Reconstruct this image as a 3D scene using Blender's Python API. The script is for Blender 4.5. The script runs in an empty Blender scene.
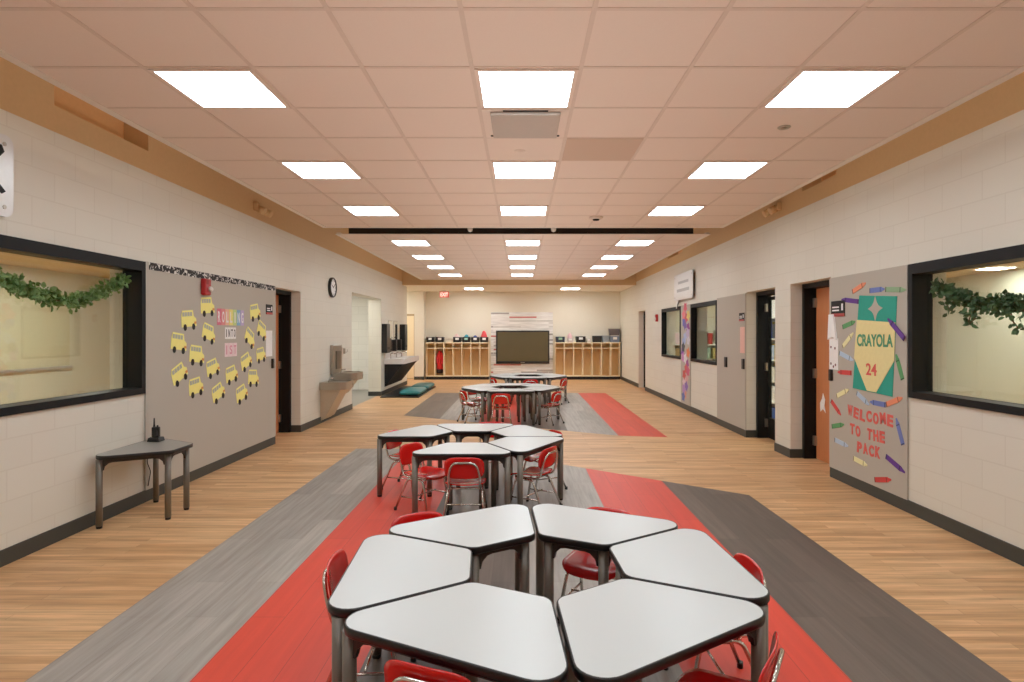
import bpy, bmesh, math, random
from mathutils import Vector, Matrix
random.seed(7)
R = math.radians
scn = bpy.context.scene
COL = scn.collection

# ------------------------------------------------------------------ materials
def lin(c):
    o = []
    for v in c:
        v = v / 255.0
        o.append(v / 12.92 if v <= 0.04045 else ((v + 0.055) / 1.055) ** 2.4)
    return (o[0], o[1], o[2], 1.0)

def new_mat(name):
    m = bpy.data.materials.new(name)
    m.use_nodes = True
    nt = m.node_tree
    nt.nodes.clear()
    out = nt.nodes.new('ShaderNodeOutputMaterial')
    b = nt.nodes.new('ShaderNodeBsdfPrincipled')
    nt.links.new(b.outputs[0], out.inputs[0])
    return m, nt, b

def paint(name, rgb, rough=0.6, metal=0.0, var=0.06, scale=30.0, bump=0.0, spec=0.5, coat=0.0):
    m, nt, b = new_mat(name)
    tc = nt.nodes.new('ShaderNodeTexCoord')
    n = nt.nodes.new('ShaderNodeTexNoise')
    n.inputs['Scale'].default_value = scale
    n.inputs['Detail'].default_value = 4
    nt.links.new(tc.outputs['Object'], n.inputs['Vector'])
    mx = nt.nodes.new('ShaderNodeMix'); mx.data_type = 'RGBA'
    c = lin(rgb)
    mx.inputs[6].default_value = tuple(v * (1 - var) for v in c[:3]) + (1,)
    mx.inputs[7].default_value = tuple(min(1, v * (1 + var)) for v in c[:3]) + (1,)
    nt.links.new(n.outputs['Fac'], mx.inputs[0])
    nt.links.new(mx.outputs[2], b.inputs['Base Color'])
    b.inputs['Roughness'].default_value = rough
    b.inputs['Metallic'].default_value = metal
    b.inputs['Specular IOR Level'].default_value = spec
    b.inputs['Coat Weight'].default_value = coat
    if bump:
        bp = nt.nodes.new('ShaderNodeBump')
        bp.inputs['Strength'].default_value = bump
        bp.inputs['Distance'].default_value = 0.01
        nt.links.new(n.outputs['Fac'], bp.inputs['Height'])
        nt.links.new(bp.outputs[0], b.inputs['Normal'])
    return m

def emit(name, rgb, strength):
    m, nt, b = new_mat(name)
    c = lin(rgb)
    b.inputs['Base Color'].default_value = c
    b.inputs['Emission Color'].default_value = c
    b.inputs['Emission Strength'].default_value = strength
    return m

def block_mat(name, rgb, mortar, plane='yz', bw=0.406, bh=0.203, rough=0.55, msize=0.006, var=0.03):
    m, nt, b = new_mat(name)
    tc = nt.nodes.new('ShaderNodeTexCoord')
    sp = nt.nodes.new('ShaderNodeSeparateXYZ')
    cb = nt.nodes.new('ShaderNodeCombineXYZ')
    nt.links.new(tc.outputs['Object'], sp.inputs[0])
    ad = nt.nodes.new('ShaderNodeMath'); ad.operation = 'ADD'
    nt.links.new(sp.outputs[0], ad.inputs[0]); nt.links.new(sp.outputs[1], ad.inputs[1])
    nt.links.new(ad.outputs[0], cb.inputs[0])
    nt.links.new(sp.outputs[2], cb.inputs[1])
    br = nt.nodes.new('ShaderNodeTexBrick')
    c = lin(rgb)
    br.inputs['Color1'].default_value = tuple(v * (1 - var) for v in c[:3]) + (1,)
    br.inputs['Color2'].default_value = tuple(v * (1 + var) for v in c[:3]) + (1,)
    br.inputs['Mortar'].default_value = lin(mortar)
    br.inputs['Scale'].default_value = 1.0
    br.inputs['Mortar Size'].default_value = msize
    br.inputs['Mortar Smooth'].default_value = 0.4
    br.inputs['Brick Width'].default_value = bw
    br.inputs['Row Height'].default_value = bh
    br.offset = 0.5
    nt.links.new(cb.outputs[0], br.inputs['Vector'])
    n = nt.nodes.new('ShaderNodeTexNoise'); n.inputs['Scale'].default_value = 90
    nt.links.new(tc.outputs['Object'], n.inputs['Vector'])
    bp = nt.nodes.new('ShaderNodeBump'); bp.inputs['Strength'].default_value = 0.08; bp.inputs['Distance'].default_value = 0.01
    nt.links.new(n.outputs['Fac'], bp.inputs['Height'])
    nt.links.new(br.outputs['Color'], b.inputs['Base Color'])
    nt.links.new(bp.outputs[0], b.inputs['Normal'])
    b.inputs['Roughness'].default_value = rough
    return m

def plank_mat(name, ca, cb_, cseam, along='x', L=1.2, W=0.1, streak=(1.2, 26.0), amp=0.5, rough=0.4, spec=0.4):
    m, nt, b = new_mat(name)
    tc = nt.nodes.new('ShaderNodeTexCoord')
    sp = nt.nodes.new('ShaderNodeSeparateXYZ'); nt.links.new(tc.outputs['Object'], sp.inputs[0])
    cb = nt.nodes.new('ShaderNodeCombineXYZ')
    i, j = (0, 1) if along == 'x' else (1, 0)
    nt.links.new(sp.outputs[i], cb.inputs[0]); nt.links.new(sp.outputs[j], cb.inputs[1])
    br = nt.nodes.new('ShaderNodeTexBrick')
    br.inputs['Color1'].default_value = lin(ca); br.inputs['Color2'].default_value = lin(cb_)
    br.inputs['Mortar'].default_value = lin(cseam)
    br.inputs['Scale'].default_value = 1.0; br.inputs['Mortar Size'].default_value = 0.0012
    br.inputs['Brick Width'].default_value = L; br.inputs['Row Height'].default_value = W
    br.offset = 0.37; br.offset_frequency = 2
    nt.links.new(cb.outputs[0], br.inputs['Vector'])
    mp = nt.nodes.new('ShaderNodeMapping'); mp.inputs['Scale'].default_value = (streak[0], streak[1], 1)
    nt.links.new(cb.outputs[0], mp.inputs['Vector'])
    n = nt.nodes.new('ShaderNodeTexNoise'); n.inputs['Scale'].default_value = 1.0; n.inputs['Detail'].default_value = 5; n.inputs['Roughness'].default_value = 0.6
    nt.links.new(mp.outputs[0], n.inputs['Vector'])
    rp = nt.nodes.new('ShaderNodeValToRGB')
    rp.color_ramp.elements[0].position = 0.3; rp.color_ramp.elements[0].color = (1 - amp * .55, 1 - amp * .62, 1 - amp * .68, 1)
    rp.color_ramp.elements[1].position = 0.7; rp.color_ramp.elements[1].color = (1 + amp * .35, 1 + amp * .35, 1 + amp * .35, 1)
    nt.links.new(n.outputs['Fac'], rp.inputs[0])
    mu = nt.nodes.new('ShaderNodeMix'); mu.data_type = 'RGBA'; mu.blend_type = 'MULTIPLY'; mu.inputs[0].default_value = 1
    nt.links.new(br.outputs['Color'], mu.inputs[6]); nt.links.new(rp.outputs[0], mu.inputs[7])
    nt.links.new(mu.outputs[2], b.inputs['Base Color'])
    b.inputs['Roughness'].default_value = rough
    b.inputs['Specular IOR Level'].default_value = spec
    return m

def wave_wood(name, rgb, dark, axis=(1, 1, 8), rough=0.45):
    m, nt, b = new_mat(name)
    tc = nt.nodes.new('ShaderNodeTexCoord')
    mp = nt.nodes.new('ShaderNodeMapping'); mp.inputs['Scale'].default_value = axis
    nt.links.new(tc.outputs['Object'], mp.inputs['Vector'])
    n = nt.nodes.new('ShaderNodeTexNoise'); n.inputs['Scale'].default_value = 6; n.inputs['Detail'].default_value = 5
    nt.links.new(mp.outputs[0], n.inputs['Vector'])
    mx = nt.nodes.new('ShaderNodeMix'); mx.data_type = 'RGBA'
    mx.inputs[6].default_value = lin(dark); mx.inputs[7].default_value = lin(rgb)
    nt.links.new(n.outputs['Fac'], mx.inputs[0]); nt.links.new(mx.outputs[2], b.inputs['Base Color'])
    b.inputs['Roughness'].default_value = rough
    return m

def glass_mat(name, tint=(235, 240, 238), refl=0.12, rough=0.02):
    m = bpy.data.materials.new(name); m.use_nodes = True
    nt = m.node_tree; nt.nodes.clear()
    out = nt.nodes.new('ShaderNodeOutputMaterial')
    t = nt.nodes.new('ShaderNodeBsdfTransparent'); t.inputs[0].default_value = lin(tint)
    g = nt.nodes.new('ShaderNodeBsdfGlossy'); g.inputs['Roughness'].default_value = rough
    n = nt.nodes.new('ShaderNodeTexNoise'); n.inputs['Scale'].default_value = 3
    mr = nt.nodes.new('ShaderNodeMapRange'); mr.inputs[3].default_value = refl * 0.9; mr.inputs[4].default_value = refl * 1.1
    nt.links.new(n.outputs['Fac'], mr.inputs[0])
    mx = nt.nodes.new('ShaderNodeMixShader')
    nt.links.new(mr.outputs[0], mx.inputs[0]); nt.links.new(t.outputs[0], mx.inputs[1]); nt.links.new(g.outputs[0], mx.inputs[2])
    nt.links.new(mx.outputs[0], out.inputs[0])
    return m

def zebra_mat(name):
    m, nt, b = new_mat(name)
    tc = nt.nodes.new('ShaderNodeTexCoord')
    n = nt.nodes.new('ShaderNodeTexNoise'); n.inputs['Scale'].default_value = 22; n.inputs['Detail'].default_value = 2
    n.inputs['Distortion'].default_value = 1.5
    nt.links.new(tc.outputs['Object'], n.inputs['Vector'])
    rp = nt.nodes.new('ShaderNodeValToRGB'); rp.color_ramp.interpolation = 'CONSTANT'
    rp.color_ramp.elements[0].color = lin((25, 25, 25)); rp.color_ramp.elements[1].color = lin((225, 222, 215)); rp.color_ramp.elements[1].position = 0.57
    nt.links.new(n.outputs['Fac'], rp.inputs[0]); nt.links.new(rp.outputs[0], b.inputs['Base Color'])
    b.inputs['Roughness'].default_value = .7
    return m

def stone_mat(name):
    # horizontal weathered boards, white with grey and red streaks
    m, nt, b = new_mat(name)
    tc = nt.nodes.new('ShaderNodeTexCoord')
    sp = nt.nodes.new('ShaderNodeSeparateXYZ'); nt.links.new(tc.outputs['Object'], sp.inputs[0])
    cb = nt.nodes.new('ShaderNodeCombineXYZ')
    nt.links.new(sp.outputs[0], cb.inputs[0]); nt.links.new(sp.outputs[2], cb.inputs[1])
    br = nt.nodes.new('ShaderNodeTexBrick')
    br.inputs['Color1'].default_value = (0, 0, 0, 1); br.inputs['Color2'].default_value = (1, 1, 1, 1); br.inputs['Mortar'].default_value = (.35, .35, .35, 1)
    br.inputs['Scale'].default_value = 1; br.inputs['Brick Width'].default_value = 0.9; br.inputs['Row Height'].default_value = 0.062
    br.inputs['Mortar Size'].default_value = 0.006; br.offset = .43
    nt.links.new(cb.outputs[0], br.inputs['Vector'])
    rp = nt.nodes.new('ShaderNodeValToRGB'); rp.color_ramp.interpolation = 'CONSTANT'
    e = rp.color_ramp.elements
    e[0].position = 0; e[0].color = lin((214, 120, 116))
    e[1].position = 0.07; e[1].color = lin((176, 172, 168))
    for p, c in ((.2, (244, 242, 240)), (.5, (224, 222, 219)), (.62, (250, 249, 247))):
        k = e.new(p); k.color = lin(c)
    nt.links.new(br.outputs['Color'], rp.inputs[0])
    mp = nt.nodes.new('ShaderNodeMapping'); mp.inputs['Scale'].default_value = (2, 30, 1); nt.links.new(cb.outputs[0], mp.inputs['Vector'])
    n = nt.nodes.new('ShaderNodeTexNoise'); n.inputs['Scale'].default_value = 1; n.inputs['Detail'].default_value = 4
    nt.links.new(mp.outputs[0], n.inputs['Vector'])
    r2 = nt.nodes.new('ShaderNodeValToRGB'); r2.color_ramp.elements[0].position = .3; r2.color_ramp.elements[0].color = (.72, .72, .72, 1)
    r2.color_ramp.elements[1].position = .6; r2.color_ramp.elements[1].color = (1, 1, 1, 1)
    nt.links.new(n.outputs['Fac'], r2.inputs[0])
    mu = nt.nodes.new('ShaderNodeMix'); mu.data_type = 'RGBA'; mu.blend_type = 'MULTIPLY'; mu.inputs[0].default_value = 1
    nt.links.new(rp.outputs[0], mu.inputs[6]); nt.links.new(r2.outputs[0], mu.inputs[7])
    nt.links.new(mu.outputs[2], b.inputs['Base Color'])
    b.inputs['Roughness'].default_value = .55
    return m

WALLRGB = (225, 222, 208)
M = {
 'block': block_mat('painted_block', WALLRGB, (218, 214, 199), var=.015),
 'cream': paint('cream_paint', (235, 229, 213), .6),
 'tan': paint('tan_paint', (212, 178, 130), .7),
 'tan_lit': paint('tan_lit_paint', (238, 186, 128), .7),  # brighter copy of the tan, light on the recesses put into the colour
 'gap_shade': paint('gap_shade', (34, 28, 22), .8),  # unlit darkness of the ceiling gap, put into the colour
 'tile': paint('ceiling_tile', (231, 215, 202), .85, var=.03, scale=120, bump=.05),
 'tile_dark': paint('ceiling_tile_darker', (202, 178, 158), .85, var=.03, scale=120),  # single tile in a darker brown tone
 'grid': paint('ceiling_grid', (216, 198, 183), .6),
 'edge': paint('cloud_edge_trim', (232, 222, 208), .5),
 'panel': emit('light_panel', (236, 248, 255), 10.0),
 'roompanel': emit('classroom_light_panel', (252, 250, 238), 42.0),
 'white_metal': paint('white_metal', (225, 222, 216), .4),
 'oak': plank_mat('oak_plank', (229, 185, 134), (200, 150, 101), (168, 118, 76), 'x', .9, 0.06, (1.8, 24), .58, .42),
 'light_grey': plank_mat('light_grey_plank', (170, 165, 157), (142, 137, 130), (140, 134, 127), 'y', 1.22, 0.1775, (1.5, 26), .5, .4),
 'dark_grey': plank_mat('dark_grey_plank', (110, 98, 89), (90, 80, 73), (84, 75, 69), 'y', 1.22, 0.1775, (1.3, 26), .42, .4),
 'red_floor': plank_mat('red_plank', (226, 70, 50), (214, 62, 44), (160, 46, 36), 'y', 1.22, 0.1775, (1.3, 20), .16, .42),
 'alcove_floor': paint('alcove_grey_floor', (140, 136, 128), .4),
 'base': paint('rubber_base', (52, 55, 51), .5),
 'tack': paint('grey_tack_fabric', (184, 178, 165), .9, var=.06, scale=260, bump=.04),
 'alum': paint('aluminium_trim', (190, 186, 178), .4, .4),
 'black': paint('black_frame', (11, 12, 12), .55, spec=.25),
 'frame': paint('charcoal_frame', (16, 18, 20), .6, spec=.2),
 'blackp': paint('black_plastic', (7, 7, 8), .4),
 'glass': glass_mat('window_glass', refl=.07),
 'doorwood': wave_wood('door_oak', (214, 138, 88), (198, 118, 70), (8, 8, .8)),
 'palewood': wave_wood('pale_maple', (252, 238, 206), (242, 222, 184), (8, 8, .8)),
 'steel': paint('brushed_steel', (176, 168, 154), .32, .85),
 'chrome': paint('chrome', (206, 201, 194), .18, 1.0, var=.02),
 'lam': paint('white_laminate', (208, 214, 213), .28, var=.025, scale=420),
 'edgeblk': paint('black_edge_band', (5, 5, 5), .35),
 'leg': paint('taupe_leg_enamel', (114, 108, 98), .38, .35),
 'apron': paint('dark_apron_enamel', (44, 41, 37), .45, .2),
 'red': paint('red_plastic', (206, 14, 10), .25, var=.04, scale=8, coat=.3),
 'redsign': paint('alarm_red', (178, 22, 26), .35),
 'white': paint('white_paper', (250, 250, 248), .7),
 'whitep': paint('white_plastic', (228, 226, 221), .35),
 'solid': paint('white_solid_surface', (232, 230, 226), .3),
 'yellow': paint('bus_yellow', (254, 243, 140), .75),
 'grey': paint('window_grey', (176, 184, 170), .7),
 'teal': paint('teal_vinyl', (30, 118, 122), .4),
 'tealp': paint('teal_paper', (28, 160, 138), .75),
 'creamp': paint('cream_paper', (240, 226, 158), .75),
 'greenp': paint('green_paper', (74, 150, 110), .75),
 'redp': paint('red_paper', (226, 92, 82), .75),
 'zebra': zebra_mat('zebra_border'),
 'stone': stone_mat('weathered_board'),
 'screen': paint('grey_screen', (92, 84, 60), .16, var=.05, scale=3),
 'mirror': paint('mirror_silver', (225, 225, 222), .04, 1.0, var=.01),
 'leafA': paint('leaf_green', (86, 122, 58), .6, var=.35, scale=60),
 'leafB': paint('leaf_dark', (48, 76, 40), .6, var=.35, scale=60),
 'stem': paint('stem_brown', (96, 72, 44), .8),
 'grout': block_mat('white_wall_tile', (226, 224, 218), (204, 202, 196), bw=.4, bh=.2, msize=.004),
 'locker_back': wave_wood('locker_back_maple', (228, 192, 140), (206, 164, 110), (8, 8, .8)),
}
def cm(name, rgb, rough=.7, metal=0.0):
    if name not in M: M[name] = paint(name, rgb, rough, metal)
    return M[name]

# ------------------------------------------------------------------ mesh builder
class MB:
    def __init__(self):
        self.bm = bmesh.new(); self.mats = []
    def mi(self, m):
        if m is None: return 0
        if m not in self.mats: self.mats.append(m)
        return self.mats.index(m)
    def box(self, x0, x1, y0, y1, z0, z1, m=None, mtx=None):
        k = self.mi(m)
        P = [(x, y, z) for x in (x0, x1) for y in (y0, y1) for z in (z0, z1)]
        if mtx is not None: P = [mtx @ Vector(p) for p in P]
        v = [self.bm.verts.new(p) for p in P]
        for f in ((0, 1, 3, 2), (4, 6, 7, 5), (0, 4, 5, 1), (2, 3, 7, 6), (0, 2, 6, 4), (1, 5, 7, 3)):
            self.bm.faces.new([v[i] for i in f]).material_index = k
        return self
    def prism(self, pts, fn, m=None, smooth=False):
        """pts 2-D outline; fn(u,v,s) -> 3-D for s = 0 and 1"""
        k = self.mi(m)
        a = [self.bm.verts.new(fn(u, v, 0)) for u, v in pts]
        b = [self.bm.verts.new(fn(u, v, 1)) for u, v in pts]
        self.bm.faces.new(a).material_index = k
        self.bm.faces.new(b[::-1]).material_index = k
        n = len(pts)
        for i in range(n):
            f = self.bm.faces.new((a[i], b[i], b[(i + 1) % n], a[(i + 1) % n])); f.material_index = k; f.smooth = smooth
        return self
    def plate(self, pts, y0, y1, m=None):      # outline in x,z, thickness along y
        return self.prism(pts, lambda u, v, s: (u, y0 if s == 0 else y1, v), m)
    def slab(self, pts, z0, z1, m=None):       # outline in x,y, thickness along z
        return self.prism(pts, lambda u, v, s: (u, v, z0 if s == 0 else z1), m)
    def tube(self, path, r, n=10, m=None, caps=True, closed=False):
        k = self.mi(m)
        path = [Vector(p) for p in path]
        rs = r if isinstance(r, (list, tuple)) else [r] * len(path)
        rings = []
        ref = None
        for i, p in enumerate(path):
            if closed:
                t = (path[(i + 1) % len(path)] - path[i - 1]).normalized()
            else:
                t = (path[min(i + 1, len(path) - 1)] - path[max(i - 1, 0)]).normalized()
            if ref is None:
                ref = Vector((0, 0, 1)) if abs(t.z) < .9 else Vector((1, 0, 0))
            u = (ref - t * ref.dot(t)).normalized(); w = t.cross(u); ref = u
            rings.append([self.bm.verts.new(p + (u * math.cos(a) + w * math.sin(a)) * rs[i]) for a in [2 * math.pi * j / n for j in range(n)]])
        L = len(rings)
        for i in range(L if closed else L - 1):
            A, B = rings[i], rings[(i + 1) % L]
            for j in range(n):
                f = self.bm.faces.new((A[j], A[(j + 1) % n], B[(j + 1) % n], B[j])); f.smooth = True; f.material_index = k
        if caps and not closed:
            self.bm.faces.new(rings[0][::-1]).material_index = k
            self.bm.faces.new(rings[-1]).material_index = k
        return self
    def cyl(self, p0, p1, r, n=20, m=None, r1=None):
        return self.tube([p0, p1], [r, r if r1 is None else r1], n, m)
    def lathe(self, prof, n=24, m=None, mtx=None):   # prof (r,z)
        k = self.mi(m); rings = []
        for r, z in prof:
            ring = []
            for j in range(n):
                a = 2 * math.pi * j / n
                p = Vector((max(r, 1e-4) * math.cos(a), max(r, 1e-4) * math.sin(a), z))
                ring.append(self.bm.verts.new(mtx @ p if mtx is not None else p))
            rings.append(ring)
        for A, B in zip(rings, rings[1:]):
            for j in range(n):
                f = self.bm.faces.new((A[j], A[(j + 1) % n], B[(j + 1) % n], B[j])); f.smooth = True; f.material_index = k
        self.bm.faces.new(rings[0][::-1]).material_index = k
        self.bm.faces.new(rings[-1]).material_index = k
        return self
    def shell(self, w, h, fn, th, n=4.0, rings=7, seg=40, m=None):
        """rounded-rectangle sheet: fn(x,y)->(Vector point, Vector normal)"""
        k = self.mi(m)
        def build(sgn):
            c, nn = fn(0, 0); ctr = self.bm.verts.new(c + nn * (sgn * th / 2)); R_ = []
            for i in range(1, rings + 1):
                rr = i / rings; ring = []
                for j in range(seg):
                    a = 2 * math.pi * j / seg
                    ca, sa = math.cos(a), math.sin(a)
                    x = w / 2 * rr * math.copysign(abs(ca) ** (2 / n), ca); y = h / 2 * rr * math.copysign(abs(sa) ** (2 / n), sa)
                    p, nn = fn(x, y)
                    e = th / 2 if rr < 1 else th / 4
                    ring.append(self.bm.verts.new(p + nn * (sgn * e)))
                R_.append(ring)
            for j in range(seg):
                self.bm.faces.new((ctr, R_[0][j], R_[0][(j + 1) % seg]) if sgn > 0 else (ctr, R_[0][(j + 1) % seg], R_[0][j]))
            for A, B in zip(R_, R_[1:]):
                for j in range(seg):
                    q = (A[j], B[j], B[(j + 1) % seg], A[(j + 1) % seg])
                    self.bm.faces.new(q if sgn > 0 else q[::-1])
            return R_[-1]
        A = build(1); B = build(-1)
        for j in range(seg):
            self.bm.faces.new((A[j], B[j], B[(j + 1) % seg], A[(j + 1) % seg]))
        for f in self.bm.faces: f.smooth = True
        return self
    def mesh(self, name, mat=None):
        bmesh.ops.recalc_face_normals(self.bm, faces=self.bm.faces[:])
        me = bpy.data.meshes.new(name); self.bm.to_mesh(me); self.bm.free()
        for m in (self.mats or ([mat] if mat else [])): me.materials.append(m)
        if mat and self.mats and mat not in self.mats: pass
        return me
    def build(self, name, mat=None, parent=None, loc=None, rotz=0, bevel=0, seg=2):
        o = bpy.data.objects.new(name, self.mesh(name, mat)); COL.objects.link(o)
        if parent: o.parent = parent
        if loc is not None: o.location = loc
        o.rotation_euler = (0, 0, rotz)
        if bevel:
            b = o.modifiers.new('bevel', 'BEVEL'); b.width = bevel; b.segments = seg; b.limit_method = 'ANGLE'; b.angle_limit = R(40)
        return o

def tag(o, label, cat, group=None):
    o['label'] = label; o['category'] = cat
    if group: o['group'] = group
    return o
def thing(name, label, cat, loc=(0, 0, 0), rotz=0, group=None):
    o = bpy.data.objects.new(name, None); COL.objects.link(o)
    o.empty_display_size = .1
    o.location = loc; o.rotation_euler = (0, 0, rotz)
    return tag(o, label, cat, group)
def struct(o, parent=None):
    o['kind'] = 'structure'
    if parent: o.parent = parent
    return o
def dup(root, loc, rotz, label=None, group=None):
    r = root.copy(); COL.objects.link(r); r.location = loc; r.rotation_euler = (0, 0, rotz)
    if label: r['label'] = label
    if group: r['group'] = group
    for ch in list(root.children):
        c = ch.copy(); COL.objects.link(c); c.parent = r
        for g in list(ch.children):
            d = g.copy(); COL.objects.link(d); d.parent = c
    return r

def rounded(pts, rad, n=6):
    """round the corners of a convex outline (CCW); rad scalar or list"""
    out = []; N = len(pts)
    for i in range(N):
        r = rad[i] if isinstance(rad, (list, tuple)) else rad
        p = Vector(pts[i]); a = (Vector(pts[i - 1]) - p).normalized(); b = (Vector(pts[(i + 1) % N]) - p).normalized()
        ang = a.angle(b)
        d = r / math.tan(ang / 2); c = p + (a + b).normalized() * (r / math.sin(ang / 2))
        s = p + a * d - c; e = p + b * d - c
        a0 = math.atan2(s.y, s.x); a1 = math.atan2(e.y, e.x)
        da = (a1 - a0 + math.pi) % (2 * math.pi) - math.pi
        for k in range(n + 1):
            t = a0 + da * k / n
            out.append((c.x + r * math.cos(t), c.y + r * math.sin(t)))
    return out
def bend(path, rad, n=5):
    """fillet an open 3-D polyline"""
    P = [Vector(p) for p in path]; out = [P[0]]
    for i in range(1, len(P) - 1):
        p = P[i]; a = P[i - 1] - p; b = P[i + 1] - p
        d = min(rad, a.length * .48, b.length * .48)
        s = p + a.normalized() * d; e = p + b.normalized() * d
        for k in range(n + 1):
            t = k / n; out.append(s * (1 - t) ** 2 + p * 2 * t * (1 - t) + e * t * t)
    out.append(P[-1]); return out

_txt = {}
def text_mesh(body, w, h, th=.003, y=0.0, cx=0, cz=0, bold=0.0, shear=0):
    c = bpy.data.curves.new('lettering', 'FONT'); c.body = body; c.extrude = .02; c.offset = bold; c.shear = shear
    o = bpy.data.objects.new('lettering', c); COL.objects.link(o)
    dg = bpy.context.evaluated_depsgraph_get(); dg.update()
    me = bpy.data.meshes.new_from_object(o.evaluated_get(dg))
    COL.objects.unlink(o); bpy.data.objects.remove(o); bpy.data.curves.remove(c)
    xs = [v.co.x for v in me.vertices]; ys = [v.co.y for v in me.vertices]; zs = [v.co.z for v in me.vertices]
    x0, x1, y0, y1, z0, z1 = min(xs), max(xs), min(ys), max(ys), min(zs), max(zs)
    for v in me.vertices:
        u = ((v.co.x - x0) / (x1 - x0) - .5) * w + cx
        q = ((v.co.y - y0) / (y1 - y0) - .5) * h + cz
        t = (v.co.z - z0) / (z1 - z0)
        v.co = (u, y - t * th, q)
    return me
def text(name, body, w, h, mat, parent, **kw):
    me = text_mesh(body, w, h, **kw); me.materials.clear(); me.materials.append(mat)
    o = bpy.data.objects.new(name, me); COL.objects.link(o); o.parent = parent
    return o

# ------------------------------------------------------------------ room constants (metres)
XL, XR = -3.34, 3.24          # hall faces of the two long walls
YB = 19.9                     # end wall
ZW = 2.94                     # top of the block courses
ZC = 2.98                     # underside of the ceiling clouds
FPX, CX, CY, CAMZ = 608.0, 521.0, 333.0, 1.5
def on_left(px, py):          # photo measurement -> (Y, Z) on the left wall
    Y = -(XL + .017) * FPX / (CX - px); return Y, CAMZ - (py - CY) * Y / FPX
def on_right(px, py):
    Y = (XR - .017) * FPX / (px - CX); return Y, CAMZ - (py - CY) * Y / FPX

cam = bpy.data.cameras.new('camera'); co = bpy.data.objects.new('camera', cam); COL.objects.link(co)
co.location = (0, 0, CAMZ); co.rotation_euler = (R(90), 0, 0)
cam.sensor_width = 36; cam.lens = FPX / 1024 * 36
cam.shift_x = -9 / 1024; cam.shift_y = -8 / 1024
cam.clip_start = .05; cam.clip_end = 100
scn.camera = co

# ------------------------------------------------------------------ floor
b = MB()
def fl(pts, z, m):
    k = b.mi(m); b.bm.faces.new([b.bm.verts.new((x, y, z)) for x, y in pts]).material_index = k
fl([(-9, -4.2), (9, -4.2), (9, 21), (-9, 21)], 0, M['oak'])
S = .708
def end1(x):      # far edge of the front patch
    return 7.88 if x < -.72 else 7.88 - (x + .72) * .797
xs = [-2.135, -1.425, -.715, 0, .715, 1.425, 2.11]
for i, m in enumerate(('light_grey', 'red_floor', 'dark_grey', 'light_grey', 'red_floor', 'dark_grey')):
    fl([(xs[i], -3), (xs[i + 1], -3), (xs[i + 1], end1(xs[i + 1])), (xs[i], end1(xs[i]))], .0012, M[m])
def start2(x): return 8.74 + (2.1 - x) * .2 if x > 1.42 else 8.876 + (1.42 - x) * .61
for i, m in enumerate(('dark_grey', 'light_grey', 'red_floor', 'dark_grey', 'light_grey', 'red_floor')):
    fl([(xs[i], start2(xs[i])), (xs[i + 1], start2(xs[i + 1])), (xs[i + 1], 15.2), (xs[i], 15.2)], .0012, M[m])
fl([(-5.6, 12.0), (-3.42, 12.0), (-3.42, 16.1), (-5.6, 16.1)], .0012, M['alcove_floor'])
floor = struct(b.build('floor'))

# ------------------------------------------------------------------ walls
def wall_cells(b, x0, x1, y0, y1, z0, z1, openings, m):
    ys = sorted({y0, y1, *[v for o in openings for v in o[:2] if y0 < v < y1]})
    zs = sorted({z0, z1, *[v for o in openings for v in o[2:] if z0 < v < z1]})
    for ya, yb in zip(ys, ys[1:]):
        run = None
        for za, zb in zip(zs, zs[1:]):
            hole = any(o[0] <= (ya + yb) / 2 <= o[1] and o[2] <= (za + zb) / 2 <= o[3] for o in openings)
            if hole:
                if run: b.box(x0, x1, ya, yb, run[0], run[1], m); run = None
            else:
                run = (run[0], zb) if run else (za, zb)
        if run: b.box(x0, x1, ya, yb, run[0], run[1], m)

WIN_L = (2.2, 5.38, .965, 2.13)
DOOR_L = (8.24, 9.21, 0, 2.125)
ALC = (12.0, 14.5, 0, 2.31)
b = MB(); wall_cells(b, XL - .3, XL, -4.2, 17.8, 0, ZW, [WIN_L, DOOR_L, ALC], M['block'])
struct(b.build('wall_left', M['block']))
WIN_R1 = (2.2, 5.06, .965, 2.07)
DOOR_R1 = (6.355, 7.31, 0, 2.085)
DOOR_R2 = (7.75, 8.74, 0, 2.085)
WIN_R2 = (10.02, 11.56, .965, 2.045)
WIN_R3 = (12.3, 13.95, .965, 2.045)
DOOR_R3 = (15.85, 16.75, 0, 2.09)
b = MB(); wall_cells(b, XR, XR + .3, -4.2, YB + .3, 0, ZW, [WIN_R1, DOOR_R1, DOOR_R2, WIN_R2, WIN_R3, DOOR_R3], M['block'])
struct(b.build('wall_right', M['block']))
b = MB(); b.box(-6.3, XR, YB, YB + .3, 0, 4.0, M['cream']); struct(b.build('wall_back', M['cream']))
b = MB(); b.box(XL - .3, XR + .3, -4.5, -4.2, 0, 4.0, M['block']); struct(b.build('wall_front', M['block']))
b = MB(); b.box(-6.3, -6.0, 17.5, YB, 0, 4.0, M['cream']); b.box(-6.0, XL - .3, 17.5, 17.8, 0, 4.0, M['cream'])
struct(b.build('wall_side', M['cream']))
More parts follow.
